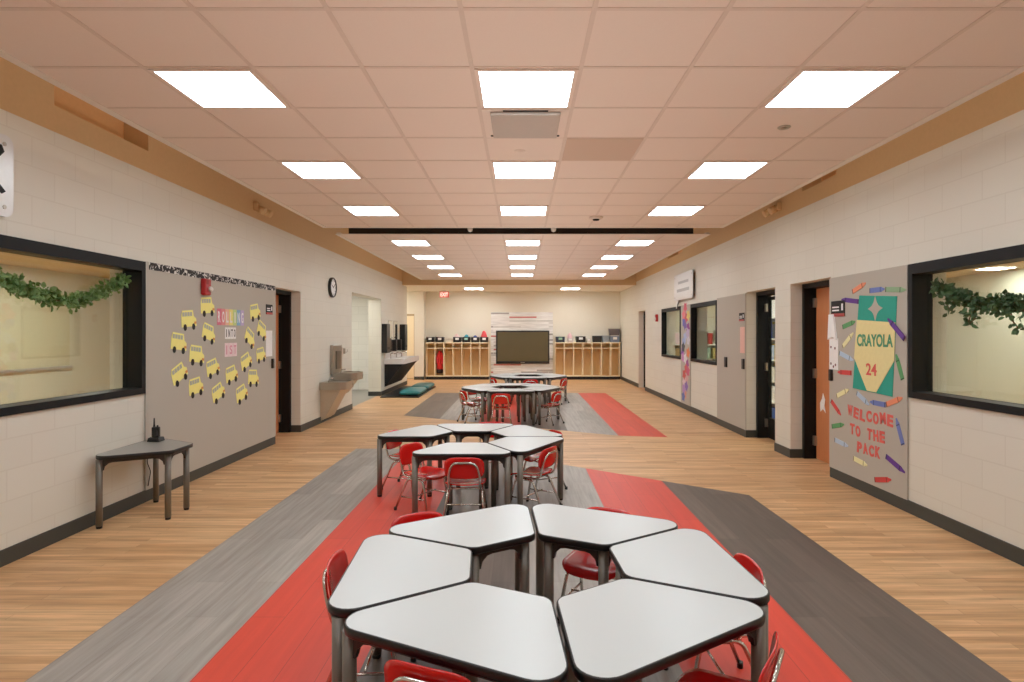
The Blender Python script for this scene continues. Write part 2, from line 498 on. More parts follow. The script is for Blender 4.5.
# tan painted structure above the block courses, with two recesses
b = MB()
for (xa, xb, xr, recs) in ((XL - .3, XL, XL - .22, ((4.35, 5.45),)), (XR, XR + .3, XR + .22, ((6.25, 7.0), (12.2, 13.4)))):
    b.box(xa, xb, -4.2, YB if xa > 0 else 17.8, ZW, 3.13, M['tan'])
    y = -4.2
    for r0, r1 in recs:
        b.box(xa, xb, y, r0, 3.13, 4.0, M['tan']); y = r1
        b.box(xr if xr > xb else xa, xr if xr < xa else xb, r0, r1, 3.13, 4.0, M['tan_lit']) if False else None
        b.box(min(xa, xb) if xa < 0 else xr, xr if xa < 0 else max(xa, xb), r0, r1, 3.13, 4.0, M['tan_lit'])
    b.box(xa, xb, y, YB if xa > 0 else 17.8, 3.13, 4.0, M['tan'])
struct(b.build('beam_upper', M['tan']))
b = MB(); b.box(-6.3, XR + .3, -4.5, YB + .3, 4.0, 4.1, M['tan']); struct(b.build('ceiling_deck', M['tan']))
# column by the cubbies
b = MB(); b.box(-3.42, -3.12, 19.5, YB, 0, 2.85, M['cream']); struct(b.build('column', M['cream']))

# alcove behind the drinking fountain
b = MB()
b.box(-5.6, -5.4, 11.9, 16.3, 0, 2.6, M['grout']); b.box(-5.4, XL - .3, 16.1, 16.3, 0, 2.6, M['grout']); b.box(-5.4, XL - .3, 11.8, 12.0, 0, 2.6, M['grout'])
struct(b.build('wall_alcove'))
b = MB(); b.box(-5.6, XL - .3, 11.8, 16.3, 2.6, 2.7, M['tile']); struct(b.build('ceiling_alcove', M['tile']))

# classrooms seen through the glazing
def room(nm, x0, x1, y0, y1, z1, m, mc):
    s = 1 if x1 > 0 else -1
    xa, xb = (x0, x1)
    b = MB()
    far = x1 if s > 0 else x0
    near = x0 if s > 0 else x1
    b.box(min(far, far + s * .1), max(far, far + s * .1), y0, y1, 0, z1, m)
    b.box(xa, xb, y0 - .1, y0, 0, z1, m); b.box(xa, xb, y1, y1 + .1, 0, z1, m)
    struct(b.build('wall_' + nm, m))
    b = MB(); b.box(xa, xb, y0, y1, z1, z1 + .1, mc); struct(b.build('ceiling_' + nm, mc))
M['room'] = paint('classroom_cream', (212, 211, 190), .7)
M['roomceil'] = paint('classroom_ceiling', (214, 192, 158), .8)
room('classroom_bus', -7.0, XL - .3, .4, 11.7, 2.43, M['room'], M['roomceil'])
room('classroom_crayon', XR + .3, 6.6, .4, 9.9, 2.35, M['room'], M['roomceil'])
room('classroom_far', XR + .3, 6.6, 10.0, 16.5, 2.6, M['room'], M['tile'])
def vestibule(): pass

# baseboards
b = MB()
for y0, y1 in ((-4.2, 8.24), (9.21, 12.0), (14.5, 17.8)): b.box(XL, XL + .012, y0, y1, 0, .105)
b.box(XL - .14, XL + .012, 9.198, 9.21, 0, .105); b.box(XL - .3, XL + .012, 14.488, 14.5, 0, .105)
b.box(XL - .3, XL + .012, 12.0, 12.012, 0, .105)
struct(b.build('baseboard_left', M['base']))
b = MB()
for y0, y1 in ((-4.2, 6.355), (7.31, 7.75), (8.74, 15.85), (16.75, YB)): b.box(XR - .012, XR, y0, y1, 0, .105)
b.box(XR - .012, XR + .14, 7.298, 7.31, 0, .105); b.box(XR - .012, XR + .14, 8.728, 8.74, 0, .105)
struct(b.build('baseboard_right', M['base']))
b = MB(); b.box(-6, -3.42, YB - .012, YB, 0, .105); b.box(-3.43, -3.11, 19.488, 19.5, 0, .105); struct(b.build('baseboard_back', M['base']))

# ------------------------------------------------------------------ ceiling clouds
T = .6096
GX = [-2.713 + T * i for i in range(10)]      # tile columns
def cloud(y0, y1, gy):
    b = MB()
    x0, x1 = GX[0], GX[-1]
    b.box(x0, x1, y0, y1, ZC, ZC + .012, M['tile'])
    for x in GX[1:-1]: b.box(x - .012, x + .012, y0, y1, ZC - .004, ZC + .004, M['grid'])
    for y in gy:
        if y0 < y < y1: b.box(x0, x1, y - .012, y + .012, ZC - .003, ZC + .004, M['grid'])
    # folded metal perimeter
    e = .06
    b.box(x0 - e, x0, y0, y1, ZC - .008, ZC + .03, M['edge']); b.box(x1, x1 + e, y0, y1, ZC - .008, ZC + .03, M['edge'])
    b.box(x0 - e, x1 + e, y0 - e, y0, ZC - .008, ZC, M['edge']); b.box(x0 - e, x1 + e, y1, y1 + e, ZC - .008, ZC, M['edge'])
    return struct(b.build('ceiling'))
GY1 = [2.775 + T * k for k in range(-12, 10)]
c1 = cloud(-4.0, 8.46, GY1)
GY2 = [9.06 + T * k for k in range(0, 14)]
c2 = cloud(9.14, 9.06 + T * 12.6, GY2)
Y2E = 9.06 + T * 12.6
b = MB(); b.box(-6.0, XR, 17.15, YB, 2.85, 2.95, cm('low_ceiling_cream', (238, 230, 214), .8)); b.box(XL, XR, 17.1, 17.15, 2.85, 4.0, M['tan']); b.box(-6.0, XL, 17.8, YB, 2.95, 4.0, M['tan'])
struct(b.build('ceiling'))
b = MB(); b.box(GX[5] + .014, GX[6] - .014, GY1[15] + .014, GY1[16] - .014, ZC - .006, ZC + .01)
tag(b.build('ceiling_tile', M['tile_dark']), 'darker brown ceiling tile beside the middle column of lights', 'ceiling tile')

lroot = thing('ceiling_light', '', 'ceiling light')
b = MB(); h = T / 2 - .013; i_ = .268
for q in ((-h, h, -h, -i_), (-h, h, i_, h), (-h, -i_, -i_, i_), (i_, h, -i_, i_)): b.box(q[0], q[1], q[2], q[3], -.010, 0)
b.build('frame', M['tile'], lroot)
b = MB(); b.box(-i_, i_, -i_, i_, -.008, 0); b.build('diffuser', M['panel'], lroot)
colx = {'bus-wall': (GX[1] + GX[2]) / 2, 'middle': (GX[4] + GX[5]) / 2, 'crayon-wall': (GX[7] + GX[8]) / 2}
first = True
def put_light(x, y, z, label, group):
    global first
    if first:
        lroot.location = (x, y, z); lroot['label'] = label; lroot['group'] = group; first = False
        return lroot
    return dup(lroot, (x, y, z), 0, label, group)
ords = ['first', 'second', 'third', 'fourth', 'fifth', 'sixth']
for r, k in enumerate((1, 4, 7)):
    for cn, x in colx.items():
        y = 2.775 + T * (k + .5)
        put_light(x, y, ZC, f'square lit ceiling panel in the near cloud, {ords[r]} row, {cn} column', 'lit panels of the near ceiling cloud')
for r, k in enumerate((-2, -5)):
    for cn, x in colx.items():
        put_light(x, 2.775 + T * (k + .5), ZC, f'square lit ceiling panel overhead behind the viewpoint, {ords[r]} row, {cn} column', 'lit panels of the near ceiling cloud')
for r, k in enumerate((1, 4, 7, 10)):
    for cn, x in colx.items():
        put_light(x, 9.06 + T * (k + .5), ZC, f'square lit ceiling panel in the far cloud, {ords[r]} row, {cn} column', 'lit panels of the far ceiling cloud')
put_light(-1.43, 18.5, 2.85, 'lit panel in the low ceiling by the end wall, nearer the exit sign', 'lit panels above the cubbies')
put_light(1.5, 18.5, 2.85, 'lit panel in the low ceiling by the end wall, nearer the crayon wall', 'lit panels above the cubbies')
put_light(-4.6, 18.8, 2.85, 'lit panel in the low ceiling around the corner past the sinks', 'lit panels above the cubbies')

b = MB(); b.box(-i_, i_, -i_, i_, -.008, 0); low_mesh = b.mesh('diffuser', emit('low_ceiling_panel', (250, 250, 246), 30.0))
for o in list(COL.objects):
    if o.get('group') == 'lit panels above the cubbies':
        for c in o.children:
            if c.name.startswith('diffuser'): c.data = low_mesh
def room_light(x, y, z, label):
    o = dup(lroot, (x, y, z), 0, label, 'lights inside the classrooms')
    if x > 6: o.scale = (.6, .6, 1)
    for c in o.children:
        if c.name.startswith('diffuser'):
            c.data = rl_mesh
b = MB(); b.box(-i_, i_, -i_, i_, -.008, 0); rl_mesh = b.mesh('diffuser', M['roompanel'])
room_light(-4.5, 14.0, 2.6, 'lit panel inside the white alcove behind the drinking fountain')
room_light(6.2, 7.95, 2.35, 'lit panel inside the classroom seen through the garlanded crayon-wall window')
for p in ((-5.6, 3.0), (-5.6, 5.5), (-5.6, 8.2)): room_light(p[0], p[1], 2.43, 'lit panel inside the classroom behind the bus-wall window')
for p in ((5.0, 2.4), (5.0, 5.2), (4.6, 8.6)): room_light(p[0], p[1], 2.35, 'lit panel hidden inside the classroom behind the crayon wall')
for p in ((5, 11.8), (5, 14.4)): room_light(p[0], p[1], 2.6, 'lit panel inside the classroom behind the two small windows')

# air diffuser, detectors, sprinklers
t = thing('air_diffuser', 'square grey plaque air diffuser in the ceiling behind the first middle light', 'air vent', ((GX[4] + GX[5]) / 2, 2.775 + T * 2.5, ZC))
b = MB(); b.box(-.29, .29, -.29, .29, -.006, 0); b.build('frame', M['tile'], t)
b = MB(); b.box(-.15, .15, -.275, -.262, -.012, -.004); b.box(-.255, .255, .23, .25, -.012, -.004); b.build('slot', M['black'], t)
b = MB(); b.box(-.235, .235, -.255, .235, -.03, -.008); b.build('plaque', cm('plaque_grey', (178, 166, 154), .5), t, bevel=.006)
def disc_thing(name, label, cat, x, y, r, h, m, z=ZC, cap=None):
    t = thing(name, label, cat, (x, y, z))
    b = MB(); b.lathe([(r, 0), (r, -h * .4), (r * .8, -h)], 20); b.build('base', M[m], t)
    b = MB(); b.lathe([(r * .5, -h), (r * .42, -h * 1.5), (.002, -h * 1.6)], 16); b.build('head', cap or M[m], t)
def on_ceil(px, py, z=ZC):
    Y = (z - CAMZ) * FPX / (CY - py); return (px - CX) * Y / FPX, Y
x, y = on_ceil(784, 127)
disc_thing('sprinkler', 'small round sprinkler beside the first crayon-wall light', 'sprinkler', x, y, .045, .012, 'steel')
x, y = on_ceil(596, 217)
disc_thing('smoke_detector', 'dark round smoke detector near the far edge of the near ceiling', 'smoke detector', x, y, .09, .03, 'grid', cap=M['black'])
x, y = on_ceil(520, 151)
disc_thing('sprinkler', 'pale concealed sprinkler plate between the first two middle lights', 'sprinkler', x, y, .045, .006, 'tile')
for px, lab in ((471, 'small white sprinkler pendant in the gap between ceilings, by the dark opening start'), (553, 'small white camera-like fitting in the gap between ceilings, middle')):
    x, y = on_ceil(px, 231)
    t = thing('ceiling_fitting', lab, 'ceiling fitting', (x, 8.66, 3.0))
    b = MB(); b.cyl((0, 0, 0), (0, 0, 1.0), .012, 8); b.build('pipe', M['tan'], t)
    b = MB(); b.lathe([(.03, .02), (.04, 0), (.03, -.05), (.01, -.06)], 12); b.build('head', M['whitep'], t)
b = MB(); b.box(-2.6, 2.6, 9.17, 9.3, 2.9925, 3.65); b.box(-2.6, 2.6, 9.12, 9.35, 3.65, 3.68)  # beam set across the gap so its shade shows as dark colour
struct(b.build('beam_gap_shade', M['gap_shade']))
b = MB(); b.tube(bend([(-2.0, 8.6, 3.9), (-1.9, 8.6, 3.18), (-1.5, 8.6, 3.12), (-1.4, 8.6, 3.9)], .2), .02, 8)
tag(b.build('cable', M['blackp']), 'black cable looping down in the gap between the two ceilings', 'cable')
for px, py, side, lab in ((258, 200, -1, 'tan junction fitting on the upper band above the bus panel'), (338, 324, -1, ''), (777, 208, 1, 'tan twin-lamp fitting on the upper band above the crayon wall')):
    if not lab: continue
    X = XL if side < 0 else XR
    Y = X * FPX / (px - CX); Z = 3.08
    t = thing('emergency_fitting', lab, 'fitting', (X, Y, Z), R(90) if side < 0 else R(-90))
    b = MB(); b.box(-.14, .14, -.06, 0, -.05, .05); b.build('housing', M['tan'], t, bevel=.01)
    for s in (-1, 1):
        b = MB(); b.cyl((s * .09, -.05, -.02), (s * .09, -.13, -.06), .045, 14); b.build('lamp_head', M['tan'], t)

# ------------------------------------------------------------------ windows
def window(n, side, x, op, fw=.05, topw=.08, depth=.15, pane_d=.1):
    y0, y1, z0, z1 = op
    s = 1 if side > 0 else -1
    root = bpy.data.objects.new(f'window_{n}', None); COL.objects.link(root); struct(root)
    b = MB()
    X0, X1 = sorted((x - s * .012, x + s * depth))
    b.box(X0, X1, y0, y0 + fw, z0, z1); b.box(X0, X1, y1 - fw, y1, z0, z1)
    b.box(X0, X1, y0 + fw, y1 - fw, z0, z0 + fw); b.box(X0, X1, y0 + fw, y1 - fw, z1 - topw, z1)
    b.build('window_frame', M['black'], root)
    b = MB()      # outer face, slightly lighter charcoal
    X0, X1 = sorted((x - s * .02, x - s * .012))
    b.box(X0, X1, y0, y0 + fw, z0, z1); b.box(X0, X1, y1 - fw, y1, z0, z1)
    b.box(X0, X1, y0 + fw, y1 - fw, z0, z0 + fw); b.box(X0, X1, y0 + fw, y1 - fw, z1 - topw, z1)
    b.build('window_trim', M['frame'], root)
    b = MB(); X0, X1 = sorted((x + s * pane_d, x + s * (pane_d + .008))); b.box(X0, X1, y0 + fw, y1 - fw, z0 + fw, z1 - topw)
    b.build('window_glass', M['glass'], root)
    return root
window(1, -1, XL, WIN_L, .055, .085)
window(2, 1, XR, WIN_R1, .055, .085)
window(3, 1, XR, WIN_R2, .05, .07, .09, .05)
window(4, 1, XR, WIN_R3, .05, .07, .09, .05)

# ------------------------------------------------------------------ doors
def door(n, x, op, leaf=(None, None), style='wood', hinge='far', leafoff=.27, frd=.33):
    s = 1 if x > 0 else -1
    y0, y1, z0, z1 = op
    root = bpy.data.objects.new(f'door_{n}', None); COL.objects.link(root); struct(root)
    fx0, fx1 = sorted((x + s * .14, x + s * frd))
    b = MB(); fwd = .055
    b.box(fx0, fx1, y0, y0 + fwd, 0, z1 - fwd); b.box(fx0, fx1, y1 - fwd, y1, 0, z1 - fwd); b.box(fx0, fx1, y0, y1, z1 - fwd, z1)
    b.build('door_frame', M['black'], root)
    lx0, lx1 = sorted((x + s * leafoff, x + s * (leafoff + .045)))
    ya, yb = y0 + fwd + .005, y1 - fwd - .03
    if style == 'wood':
        b = MB(); b.box(lx0, lx1, ya, yb, .012, z1 - fwd - .006)
        lf = b.build('door_leaf', M['doorwood'], root)
    else:
        b = MB(); w = .1
        b.box(lx0, lx1, ya, ya + w, .012, z1 - .07); b.box(lx0, lx1, yb - .035, yb, .012, z1 - .07)
        b.box(lx0, lx1, ya + w, yb - .035, .012, .3); b.box(lx0, lx1, ya + w, yb - .035, z1 - .12, z1 - .07)
        lf = b.build('door_leaf', M['black'], root)
        b = MB(); xm = (lx0 + lx1) / 2; b.box(xm - .004, xm + .004, ya + w, yb - .035, .3, z1 - .12); b.build('door_glass', M['glass'], lf)
    for z in (.22, 1.02, 1.86):
        b = MB(); hx = lx0 if s > 0 else lx1
        b.box(min(hx, hx - s * .03), max(hx, hx - s * .03), yb - .02, yb + .035, z - .055, z + .055)
        b.build('door_hinge', M['steel'], lf)
    b = MB(); hx = lx0 if s > 0 else lx1
    b.tube(bend([(hx, ya + .07, 1.0), (hx - s * .055, ya + .07, 1.0), (hx - s * .055, ya + .2, 1.0)], .02), .011, 8)
    b.build('door_handle', M['steel'], lf)
    return root, lf
door(1, XL, DOOR_L, leafoff=.3, frd=.36)
d2, d2leaf = door(2, XR, DOOR_R1)
door(3, XR, DOOR_R2, style='glass')
door(4, XR, DOOR_R3)
# wood door beyond the corner
root = bpy.data.objects.new('door_5', None); COL.objects.link(root); struct(root)
b = MB(); b.box(-4.42, -4.36, YB - .03, YB, 0, 2.06); b.box(-3.5, -3.44, YB - .03, YB, 0, 2.06); b.box(-4.42, -3.44, YB - .03, YB, 2.06, 2.12); b.build('door_frame', cm('frame_tan', (176, 150, 112)), root)
b = MB(); b.box(-4.36, -3.5, YB - .02, YB, .01, 2.06); b.build('door_leaf', M['palewood'], root)

# ------------------------------------------------------------------ tack panels on the walls
def tack(label, side, y0, y1, z0, z1, edges=True):
    x = XL if side < 0 else XR
    t = thing('tack_panel', label, 'tackboard', (x + (.0008 if side < 0 else -.0008), (y0 + y1) / 2, z0), R(90) if side < 0 else R(-90))
    w = (y1 - y0) / 2
    b = MB(); b.box(-w, w, -.016, 0, 0, z1 - z0); b.build('fabric_board', M['tack'], t)
    if edges:
        s = 1 if side > 0 else -1   # strip beside the window
        b = MB(); b.box(s * w - (0 if s > 0 else .012), s * w + (.012 if s > 0 else 0), -.016, 0, 0, z1 - z0); b.build('edge_strip', M['alum'], t)
    return t
tack('tall grey fabric wall panel covered with paper school buses', -1, 5.40, 8.24, .105, 2.135)
tack('tall grey fabric wall panel with paper crayons and a crayon box', 1, 5.09, 6.355, .105, 2.07)
tack('bare grey fabric wall panel between the small windows and the glazed door', 1, 8.74, 10.0, .105, 2.07, False)
tack('narrow grey wall strip between the two small windows, hung with paper cutouts', 1, 11.6, 12.26, .105, 2.05, False)
PT = .0163     # panel thickness
def wl(px, py, off=PT):
    y, z = on_left(px, py); return (XL + off, y, z)
def wr(px, py, off=PT):
    y, z = on_right(px, py); return (XR - off, y, z)
RL, RR = R(90), R(-90)

b = MB(); b.box(-1.39, 1.39, -.004, 0, -.033, .033)
tag(b.build('zebra_border', M['zebra'], None, (XL + PT, 6.82, 2.10), RL), 'black and white zebra border strip along the top of the bus panel', 'border strip')

# paper buses
bus0 = thing('paper_bus', '', 'paper bus')
body = [(-.135, -.065), (-.135, .03), (-.115, .075), (.08, .075), (.1, .02), (.14, .0), (.145, -.065)]
b = MB(); b.plate(body, -.003, 0); b.build('bus_body', M['yellow'], bus0)
b = MB()
for k in range(4): b.box(-.115 + k * .047, -.078 + k * .047, -.0045, -.003, .025, .06)
b.build('bus_windows', M['grey'], bus0)
b = MB(); b.box(.1, .14, -.0045, -.003, -.045, -.025); b.build('bus_lamp', cm('bus_orange', (226, 150, 70)), bus0)
for s in (-.075, .085):
    b = MB(); b.plate([(s + .028 * math.cos(2 * math.pi * k / 16), -.068 + .028 * math.sin(2 * math.pi * k / 16)) for k in range(16)], -.006, -.0031); b.build('bus_wheel', M['black'], bus0)
bus_px = [(202, 195, 4, 'yellow paper school bus just below the red fire alarm'),
 (122, 252, 4, 'yellow paper school bus below and window-side of the fire alarm, topmost at that edge'),
 (405, 220, 8, 'yellow paper school bus beside the black room sign'),
 (208, 310, -14, 'tilted yellow paper school bus under the one below the alarm'),
 (435, 298, -24, 'tilted yellow paper school bus just above the white sheet'),
 (384, 330, -28, 'tilted yellow paper school bus between the word INTO and the white sheet'),
 (80, 350, -6, 'yellow paper school bus at the window edge, middle height'),
 (157, 403, -6, 'yellow paper school bus with a red mark, second in from the window edge'),
 (430, 402, 6, 'yellow paper school bus below the white sheet, above the door lock'),
 (367, 430, 18, 'steep yellow paper school bus beyond the pink tiles'),
 (82, 482, 22, 'tilted yellow paper school bus lowest at the window edge'),
 (225, 457, 12, 'yellow paper school bus low in the middle, below the pink tiles, toward the window'),
 (305, 485, 10, 'yellow paper school bus directly below the pink tiles'),
 (398, 500, -4, 'yellow paper school bus lowest toward the door'),
 (153, 538, 6, 'yellow paper school bus in the bottom row, nearer the radio'),
 (248, 562, 18, 'yellow paper school bus in the bottom row, middle one with red mark'),
 (348, 567, 14, 'yellow paper school bus in the bottom row, nearer the door')]
for i, (zx, zy, rot, lab) in enumerate(bus_px):
    p = wl(160 + zx / 4.264, 260 + zy / 4.264)
    if i == 0:
        bus0.location = p; bus0.rotation_euler = (0, 0, RL); bus0['label'] = lab; bus0['group'] = 'paper school buses'; o = bus0
    else: o = dup(bus0, p, RL, lab, 'paper school buses')
    o.rotation_euler = (0, R(-rot), RL)
    f = .92 + .12 * random.random(); o.scale = (f * 1.04, 1, f * 1.25)
# some buses carry a small red stop sign
# lettering rows
def tiles(name, label, px0, py0, px1, py1, letters, cols, tcol):
    y0, z0 = on_left(px0, py1); y1, z1 = on_left(px1, py0)
    z1 = z0 + (z1 - z0)
    t = thing(name, label, 'wall lettering', (XL + PT, (y0 + y1) / 2, (z0 + z1) / 2), RL)
    W = y1 - y0; H = z1 - z0; n = len(letters)
    for i, ch in enumerate(letters):
        xa = -W / 2 + W * i / n; xb = xa + W / n - .004
        b = MB(); b.box(xa, xb, -.002, 0, -H / 2, H / 2); tl = b.build('letter_tile', cols[i], t)
        text('letter', ch, (xb - xa) * (.24 if ch in 'I1' else .62), H * .66, tcol[i], tl, th=.001, y=-.0021, cx=(xa + xb) / 2, bold=.02)
wh = cm('tile_white', (240, 238, 236)); pk = cm('tile_pink', (238, 214, 218))
rb = [cm('tile_r%d' % i, c) for i, c in enumerate(((222, 110, 134), (228, 138, 140), (240, 190, 160), (240, 228, 130), (200, 222, 140), (130, 180, 210), (190, 172, 214)))]
tiles('lettering_tiles', 'row of rainbow tiles spelling ROLLING on the bus panel', 217, 310.5, 244, 325, 'ROLLING', rb, [wh] * 7)
tiles('lettering_tiles', 'white tiles with black letters spelling INTO', 225, 327.5, 236, 339, 'INTO', [wh] * 4, [cm('ink', (40, 40, 44))] * 4)
tiles('lettering_tiles', 'pale pink letter tiles under the word INTO', 224.6, 342.7, 237, 357, '1ST', [pk] * 3, [cm('pinkink', (222, 150, 168))] * 3)

def fire_alarm(label, p, rz):
    t = thing('fire_alarm', label, 'fire alarm', p, rz)
    b = MB(); b.box(-.06, .06, -.055, 0, -.085, .085); b.build('housing', M['redsign'], t, bevel=.012)
    b = MB(); b.lathe([(.03, 0), (.03, .012), (.018, .03), (.002, .034)], 16, mtx=Matrix.Translation((.022, -.055, -.022)) @ Matrix.Rotation(R(90), 4, 'X')); b.build('strobe', M['whitep'], t)
    b = MB()
    for k in range(4): b.box(-.045, .0, -.057, -.0545, .03 + k * .012, .036 + k * .012)
    b.build('grille', cm('darkred', (110, 12, 16)), t)
fire_alarm('red fire alarm strobe at the top of the bus panel', wl(203.5, 287, .0163), RL)
fire_alarm('small red fire alarm on the crayon wall before the end doorway', wr(657, 318, -.0005), RR)

def door_sign(label, p, rz, w=.2, h=.13):
    t = thing('room_sign', label, 'sign', p, rz)
    b = MB(); b.box(-w / 2, w / 2, -.008, 0, -h / 2, h / 2); b.build('plate', M['black'], t)
    b = MB(); b.box(-w / 2, w / 2, -.0095, -.008, -h / 2, -h / 2 + h * .2); b.build('red_band', M['redsign'], t)
    b = MB(); b.box(w * .28, w * .4, -.0095, -.008, -h * .12, h * .3)
    b.box(-w * .4, w * .1, -.0095, -.008, h * .05, h * .14); b.box(-w * .4, w * .1, -.0095, -.008, -h * .15, -h * .06)
    b.build('pictogram', M['white'], t)
door_sign('small black room sign with red band at the top edge of the bus panel', wl(269, 309.5, .0163), RL)
door_sign('black room sign with red band above the hanging white paper on the crayon panel', wr(838.3, 308.7, .0163), RR, .26, .16)
door_sign('small room sign on the bare grey panel above the pink sheet', wr(742, 317, .0163), RR, .2, .12)

def reader(label, p, rz, w=.05, h=.13):
    t = thing('card_reader', label, 'card reader', p, rz)
    b = MB(); b.box(-w / 2, w / 2, -.03, 0, -h / 2, h / 2); b.build('housing', M['blackp'], t, bevel=.008)
    b = MB(); b.box(-w * .25, w * .25, -.032, -.0301, h * .1, h * .25); b.build('indicator', cm('rd_grey', (70, 70, 74)), t)
reader('black card reader at the door edge of the bus panel', wl(271.8, 363.4, .0163), RL)
reader('black card reader under the white card on the crayon panel', wr(832, 375, .0163), RR, .05, .12)
reader('black card reader on the bare grey panel, farther from the glazed door', wr(726.6, 362, .0163), RR, .09, .16)
reader('black card reader on the bare grey panel right beside the glazed door', wr(744, 364, .0163), RR, .07, .15)

b = MB(); b.box(-.1, .1, -.004, 0, -.17, .17)
p = wl(269, 343.5); tag(b.build('paper_sheet', M['white'], None, p, RL), 'plain white paper sheet at the door edge of the bus panel', 'paper')
b = MB(); b.box(-.09, .09, -.004, 0, -.19, .19)
p = wr(742.5, 340); tag(b.build('paper_sheet', cm('pinksheet', (240, 190, 176)), None, p, RR), 'pale pink sheet on the bare grey panel below its sign', 'paper')
# hanging roll of white paper + spotted card
p = wr(833, 327); b = MB()
b.plate([(-.075, -.13), (-.055, .13), (.035, .13), (.085, -.13), (.02, -.1)], -.02, 0)
tag(b.build('paper_sheet', M['white'], None, p, RR), 'crumpled white paper hanging under the room sign on the crayon panel', 'paper')
p = wr(834, 354); t = thing('spotted_card', 'white card with small red dots above the card reader', 'paper card', p, RR)
b = MB(); b.box(-.085, .085, -.006, 0, -.16, .16); b.build('card', M['white'], t)
for dx, dz in ((-.05, .07), (.03, .06), (-.05, -.1), (.04, -.11), (0, -.13)):
    b = MB(); b.plate([(dx + .014 * math.cos(a * .785), dz + .014 * math.sin(a * .785)) for a in range(8)], -.0075, -.0061); b.build('dot', cm('dotink', (120, 70, 70)), t)
# white paper figure on the door
b = MB(); b.plate([(-.06, -.1), (-.07, .0), (-.02, .06), (0, .12), (.05, .05), (.03, -.02), (.06, -.1), (.0, -.06)], -.004, 0)
tag(b.build('paper_figure', M['white'], None, (XR + .269, 7.06, .68), RR), 'torn white paper scraps stuck low on the wooden door', 'paper')

# crayon box poster
def wr_local(px, py, org):
    y, z = on_right(px, py); return (org[1] - y, z - org[2])
org = wr(876, 345, .01674)
t = thing('crayon_box_poster', 'big teal and cream paper crayon box on the grey panel', 'paper poster', org, RR)
L_ = lambda *a: [wr_local(800 + x / 4.55, 250 + y / 4.55, org) for x, y in a]
b = MB(); b.plate(L_((242, 628), (272, 207), (443, 210), (422, 668)), -.006, 0); b.build('box_backing', M['tealp'], t)
b = MB(); b.plate(L_((262, 318), (437, 330), (432, 505), (350, 648), (308, 640), (250, 490)), -.009, -.006); b.build('box_front', M['creamp'], t)
cxz = wr_local(875.8, 308.5, org); st = []
for k in range(16):
    a = 2 * math.pi * k / 16 + math.pi / 2
    rr = (.115, .062, .056, .062)[k % 4]
    st.append((cxz[0] + rr * math.cos(a), cxz[1] + rr * math.sin(a)))
b = MB(); b.plate(st, -.0075, -.006); b.build('star_cutout', M['tack'], t)
c0 = wr_local(858, 338, org); c1_ = wr_local(894, 342, org)
text('lettering', 'CRAYOLA', .56, .115, M['greenp'], t, th=.002, y=-.0091, cx=(c0[0] + c1_[0]) / 2, cz=wr_local(876, 340.5, org)[1], bold=.03)
c2_ = wr_local(872.3, 369.5, org)
text('numerals', '24', .17, .11, M['redp'], t, th=.002, y=-.0091, cx=c2_[0], cz=c2_[1], bold=.02)

# paper crayons
crs = [
 ((852.7, 291.8), (865.9, 283), 'orange', 'above the teal corner of the crayon box'),
 ((869.9, 290.7), (884.6, 289), 'blue', 'along the top of the crayon box'),
 ((885.7, 289.5), (906, 289.8), 'palegreen', 'at the top corner near the window'),
 ((859, 301.6), (841.8, 299.5), 'purple', 'beside the top of the crayon box, toward the door'),
 ((842.9, 327), (855.4, 321.4), 'green', 'beside the crayon box above the pale yellow crayon'),
 ((842.9, 346.7), (853.4, 333), 'yellow', 'tilted beside the crayon box near the spotted card'),
 ((839.6, 352.9), (853.4, 360.3), 'lightblue', 'beside the lower crayon box, toward the door'),
 ((851.6, 373), (838, 372), 'red', 'beside the card reader'),
 ((905.9, 339), (889, 318.6), 'purple', 'overlapping the window-side edge of the crayon box'),
 ((902.9, 379.7), (896.3, 354.4), 'green', 'upright along the window-side edge of the crayon box'),
 ((836.9, 396), (848.8, 389.6), 'yellow', 'below the card reader'),
 ((857, 393), (869.3, 404.9), 'lightblue', 'directly under the tip of the crayon box'),
 ((885.7, 404.9), (870.2, 401.8), 'blue', 'lying just above the word WELCOME'),
 ((886.6, 404.5), (902.6, 397.7), 'orange', 'under the window-side foot of the crayon box'),
 ((831.4, 400.8), (841, 415), 'red', 'leaning by the door edge above the green one'),
 ((832.2, 426.4), (844, 424.4), 'green', 'by the door edge level with the words TO THE'),
 ((834.9, 439.7), (848.2, 446.3), 'lightblue', 'by the door edge below the green one'),
 ((853.7, 458.2), (867.3, 465.4), 'yellow', 'below the word PACK'),
 ((886.2, 456.2), (905, 472.6), 'purple', 'low near the window edge'),
 ((874.9, 479.7), (891.3, 479.7), 'red', 'lowest on the panel just over the baseboard'),
 ((903.2, 444.9), (896.4, 418.2), 'blue', 'upright at the window edge beside WELCOME'),
]
ccol = {'orange': (236, 140, 100), 'blue': (104, 122, 190), 'palegreen': (138, 172, 130), 'purple': (92, 48, 142), 'green': (88, 160, 98), 'yellow': (242, 236, 176), 'lightblue': (182, 206, 228), 'red': (216, 62, 58)}
cname = {'palegreen': 'pale green', 'lightblue': 'light blue', 'yellow': 'pale yellow'}
